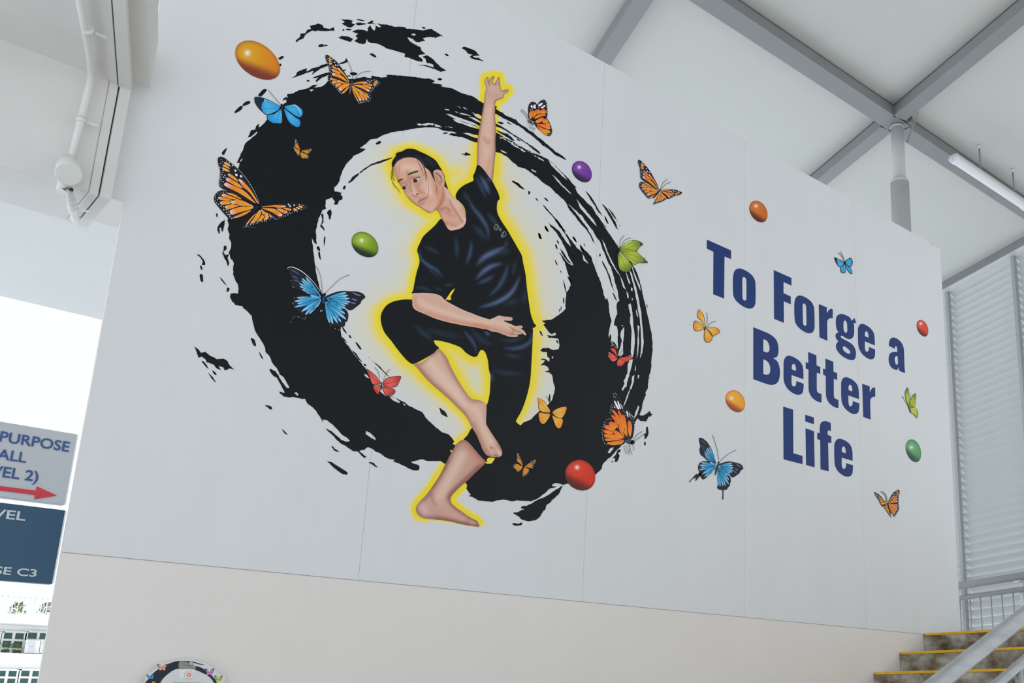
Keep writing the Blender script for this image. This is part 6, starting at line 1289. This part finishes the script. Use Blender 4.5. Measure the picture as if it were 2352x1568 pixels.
glyph('B', cv(tI((520, 885), (620, 925), (685, 957), (732, 1003), (750, 1060), (750, 1125), (735, 1158), (703, 1168), (740, 1198), (760, 1248), (765, 1310), (755, 1370), (732, 1402), (692, 1415), (640, 1405), (520, 1362)), (0, 7, 15)), (cv(tI((612, 995), (640, 1006), (660, 1032), (670, 1072), (665, 1105), (645, 1117), (612, 1105)), (0, 6)), cv(tI((612, 1180), (645, 1195), (668, 1227), (677, 1268), (670, 1307), (648, 1322), (612, 1313)), (0, 6))))
glyph('t', cv(tI((1024, 1112), (1100, 1143), (1102, 1235), (1137, 1252), (1135, 1315), (1104, 1302), (1104, 1450), (1113, 1483), (1147, 1500), (1147, 1576), (1108, 1566), (1062, 1532), (1036, 1487), (1028, 1435), (1028, 1275), (1002, 1262), (1002, 1205), (1026, 1214)), (0, 1, 2, 3, 4, 5, 8, 9, 14, 15, 16, 17)))
glyph('L', tJ((795, 453), (886, 482), (888, 882), (973, 907), (973, 983), (798, 938)))
glyph('i', tJ((1000, 653), (1078, 680), (1084, 1012), (1005, 990)))
glyph('f', cv(tJ((1131, 700), (1131, 640), (1143, 603), (1170, 587), (1200, 590), (1232, 605), (1233, 680), (1210, 673), (1204, 688), (1205, 712), (1237, 728), (1237, 790), (1208, 785), (1213, 1048), (1138, 1030), (1135, 762), (1108, 753), (1108, 690)), (0, 5, 6, 9, 10, 11, 12, 13, 14, 15, 16, 17)))
put('T'); put('o'); put('F'); put('o', tI((440, 424))[0], tI((991, 667))[0], 'in the middle of the first line'); put('r'); put('g'); put('e'); put('a')
put('B'); put('e', tI((1637, 1053))[0], tI((981, 1363))[0], 'after the capital B'); put('t'); put('t', tI((1024, 1112))[0], tI((1182, 1172))[0], 'second in the middle line')
put('e', tI((1637, 1053))[0], tJ((1491, 386))[0], 'before the last r'); put('r', tI((1122, 672))[0], tI((1521, 1404))[0], 'ending the middle line')
put('L'); put('i'); put('f'); put('e', tI((1637, 1053))[0], tJ((1433, 952))[0], 'ending the last line')
v_, f_ = cut([np.asarray(tJ((997, 528), (1077, 554), (1077, 616), (998, 590)))]); Print().raw(v_, f_, INKB, 2).build('letter', MUR, 'dot of the letter i')

# ------------------------------------------------------------------ acrylic plaque low on the wall
PY = D - 0.03
def q_at(pts):
    w = wall_pts(pts, 0); return w
outl = tQ((360, 760), (372, 660), (390, 570), (430, 525), (490, 498), (560, 440), (598, 405), (598, 350), (640, 322), (740, 328), (850, 298), (950, 273), (1100, 266), (1250, 283), (1400, 308), (1500, 358), (1600, 428), (1700, 518), (1740, 538), (1800, 550), (1826, 600), (1805, 650), (1790, 760), (1850, 1000), (1800, 1400), (1500, 1700), (1100, 1780), (700, 1700), (400, 1400), (310, 1050))
w = q_at(spl(outl, 4)); n = len(w)
pl = empty('plaque', (float(w[:, 0].mean()), PY, float(w[:, 2].min())), 'acrylic plaque with ink ring and butterflies on the lower wall at bottom left', 'plaque')
mb = MB(); mb.add([(x, PY, z) for x, _, z in w] + [(x, PY + 0.006, z) for x, _, z in w], [tuple(range(n)), tuple(reversed(range(n, 2 * n)))] + [(i, n + i, n + (i + 1) % n, (i + 1) % n) for i in range(n)])
mb.build('acrylic_sheet', M_acry, pl)
OFF = (D - 0.0012 - PY) / 0.0004
def pq(pr, pts, col, k): return pr.poly(spl(tQ(*pts), 3), col, OFF + k)
pr = Print()
ro = tQ((380, 690), (420, 640), (480, 560), (560, 480), (620, 440), (700, 400), (790, 350), (870, 320), (950, 300), (1100, 298), (1250, 312), (1330, 335), (1450, 370), (1330, 355), (1250, 330), (1190, 345), (1260, 390), (1330, 395), (1440, 450), (1520, 520), (1600, 590), (1660, 680), (1720, 900), (1700, 1300), (1450, 1600), (1100, 1680), (700, 1600), (420, 1300), (350, 950))
ri = tQ((650, 690), (720, 590), (800, 520), (900, 455), (990, 432), (1100, 436), (1250, 446), (1400, 510), (1500, 560), (1580, 640), (1640, 760), (1660, 1000), (1600, 1280), (1400, 1500), (1100, 1570), (780, 1480), (600, 1250), (570, 950))
v_, f_ = cut([rough(spl(ro, 3), .3, 1.5)], [rough(spl(ri, 3), .3, 1.5)]); pr.raw(v_, f_, P(38, 44, 56), OFF + 1).build('ink_ring', pl, 'small printed ink ring')
pr = Print(); pq(pr, ((990, 312), (1130, 318), (1160, 330), (1175, 375), (1270, 385), (1270, 446), (1130, 440), (990, 436)), P(128, 132, 124), 2)
for k in range(9): x = 1010 + k * 28; y = 385 + (k * 37) % 50; pr.line(tQ((x, y), (x + 60, y + 6)), .5, P(200, 202, 196), OFF + 3)
pr.build('tape_patch', pl, 'crinkled grey tape strip')
pr = Print(); c = tQ((1160, 548))[0]
pr.poly(np.asarray(tQ((985, 440), (1265, 446), (1245, 610), (985, 596))), P(214, 214, 216), OFF + 2); pr.dot(c, 11.2, 9.4, P(120, 126, 160), OFF + 3, .1, 32); pr.dot(c, 10.6, 8.9, P(214, 208, 206), OFF + 4, .1, 32)
for k in range(12): a = k * math.pi / 6; pr.dot((c[0] + 4.6 * math.cos(a), c[1] + 4.0 * math.sin(a)), 1.5, 1.4, P(216, 150, 142), OFF + 5, 0, 8)
pr.dot(c, 4.6, 4.0, P(214, 140, 134), OFF + 6, 0, 20); pr.dot(c, 1.9, 1.7, P(226, 206, 204), OFF + 7, 0, 14)
for k in range(4): pr.dot(tQ((1110 + 28 * k, 512 - 6 * (k in (1, 2))))[0], .8, .9, P(226, 190, 120), OFF + 7, 0, 8)
pr.build('emblem', pl, 'round pink flower emblem on a white label')
def mini(px, py, w, h, c1, c2, nm):
    b = Print(); x, y = tQ((px, py))[0]; w /= 7.84; h /= 7.84
    for s in (-1, 1):
        b.poly(spl([(x, y), (x + s * w * .3, y - h * .55), (x + s * w * .55, y - h * .62), (x + s * w * .42, y - h * .1), (x + s * w * .15, y + h * .08)], 3), P(40, 34, 40), OFF + 3)
        b.poly(spl([(x, y), (x + s * w * .28, y - h * .45), (x + s * w * .46, y - h * .48), (x + s * w * .36, y - h * .1)], 3), c1, OFF + 4); b.poly(spl([(x, y), (x + s * w * .32, y), (x + s * w * .3, y + h * .34), (x + s * w * .1, y + h * .3)], 3), c2, OFF + 4)
    b.build('painted_butterfly', pl, nm)
mini(680, 425, 160, 110, P(222, 150, 112), P(226, 160, 130), 'tiny orange butterfly'); mini(470, 592, 130, 80, P(50, 150, 210), P(60, 160, 215), 'tiny blue butterfly'); mini(1530, 510, 150, 120, P(190, 110, 180), P(205, 120, 190), 'tiny pink butterfly'); mini(1690, 630, 130, 110, P(160, 176, 60), P(176, 186, 70), 'tiny green butterfly'); mini(525, 690, 60, 60, P(226, 170, 90), P(226, 170, 90), 'tiny yellow butterfly')
a_ = wall_pts(tQ((872, 690), (1396, 690)), 0); b_2 = wall_pts(tQ((872, 668)), 0)
me = text_mesh('These murals reflect our aspirations', 1.0); co = np.empty(len(me.vertices) * 3); me.vertices.foreach_get('co', co); co = co.reshape(-1, 3)
s_ = (a_[1, 0] - a_[0, 0]) / co[:, 0].max(); px0 = parent_loc(pl)
out = np.stack([co[:, 0] * s_ + a_[0, 0] - px0[0], np.full(len(co), PY - 0.003 - px0[1]), co[:, 1] * s_ + a_[0, 2] - px0[2]], 1)
me.vertices.foreach_set('co', out.ravel()); me.materials.clear(); me.materials.append(M_steel); link('lettering', me, pl)
for px_, py_ in ((1192, 345),):
    p = wall_pts(tQ((px_, py_)), 0)[0]
    MB().tube([(p[0], PY - 0.012, p[2]), (p[0], PY - 0.009, p[2]), (p[0], D - 0.001, p[2])], [0.005, 0.0075, 0.0075], 20).build('standoff_bolt', M_galv, pl)
for x in (w[:, 0].min() + 0.08, w[:, 0].max() - 0.08):
    MB().tube([(x, PY - 0.012, 1.52), (x, PY - 0.009, 1.52), (x, D - 0.001, 1.52)], [0.005, 0.0075, 0.0075], 20).build('standoff_bolt', M_galv, pl)
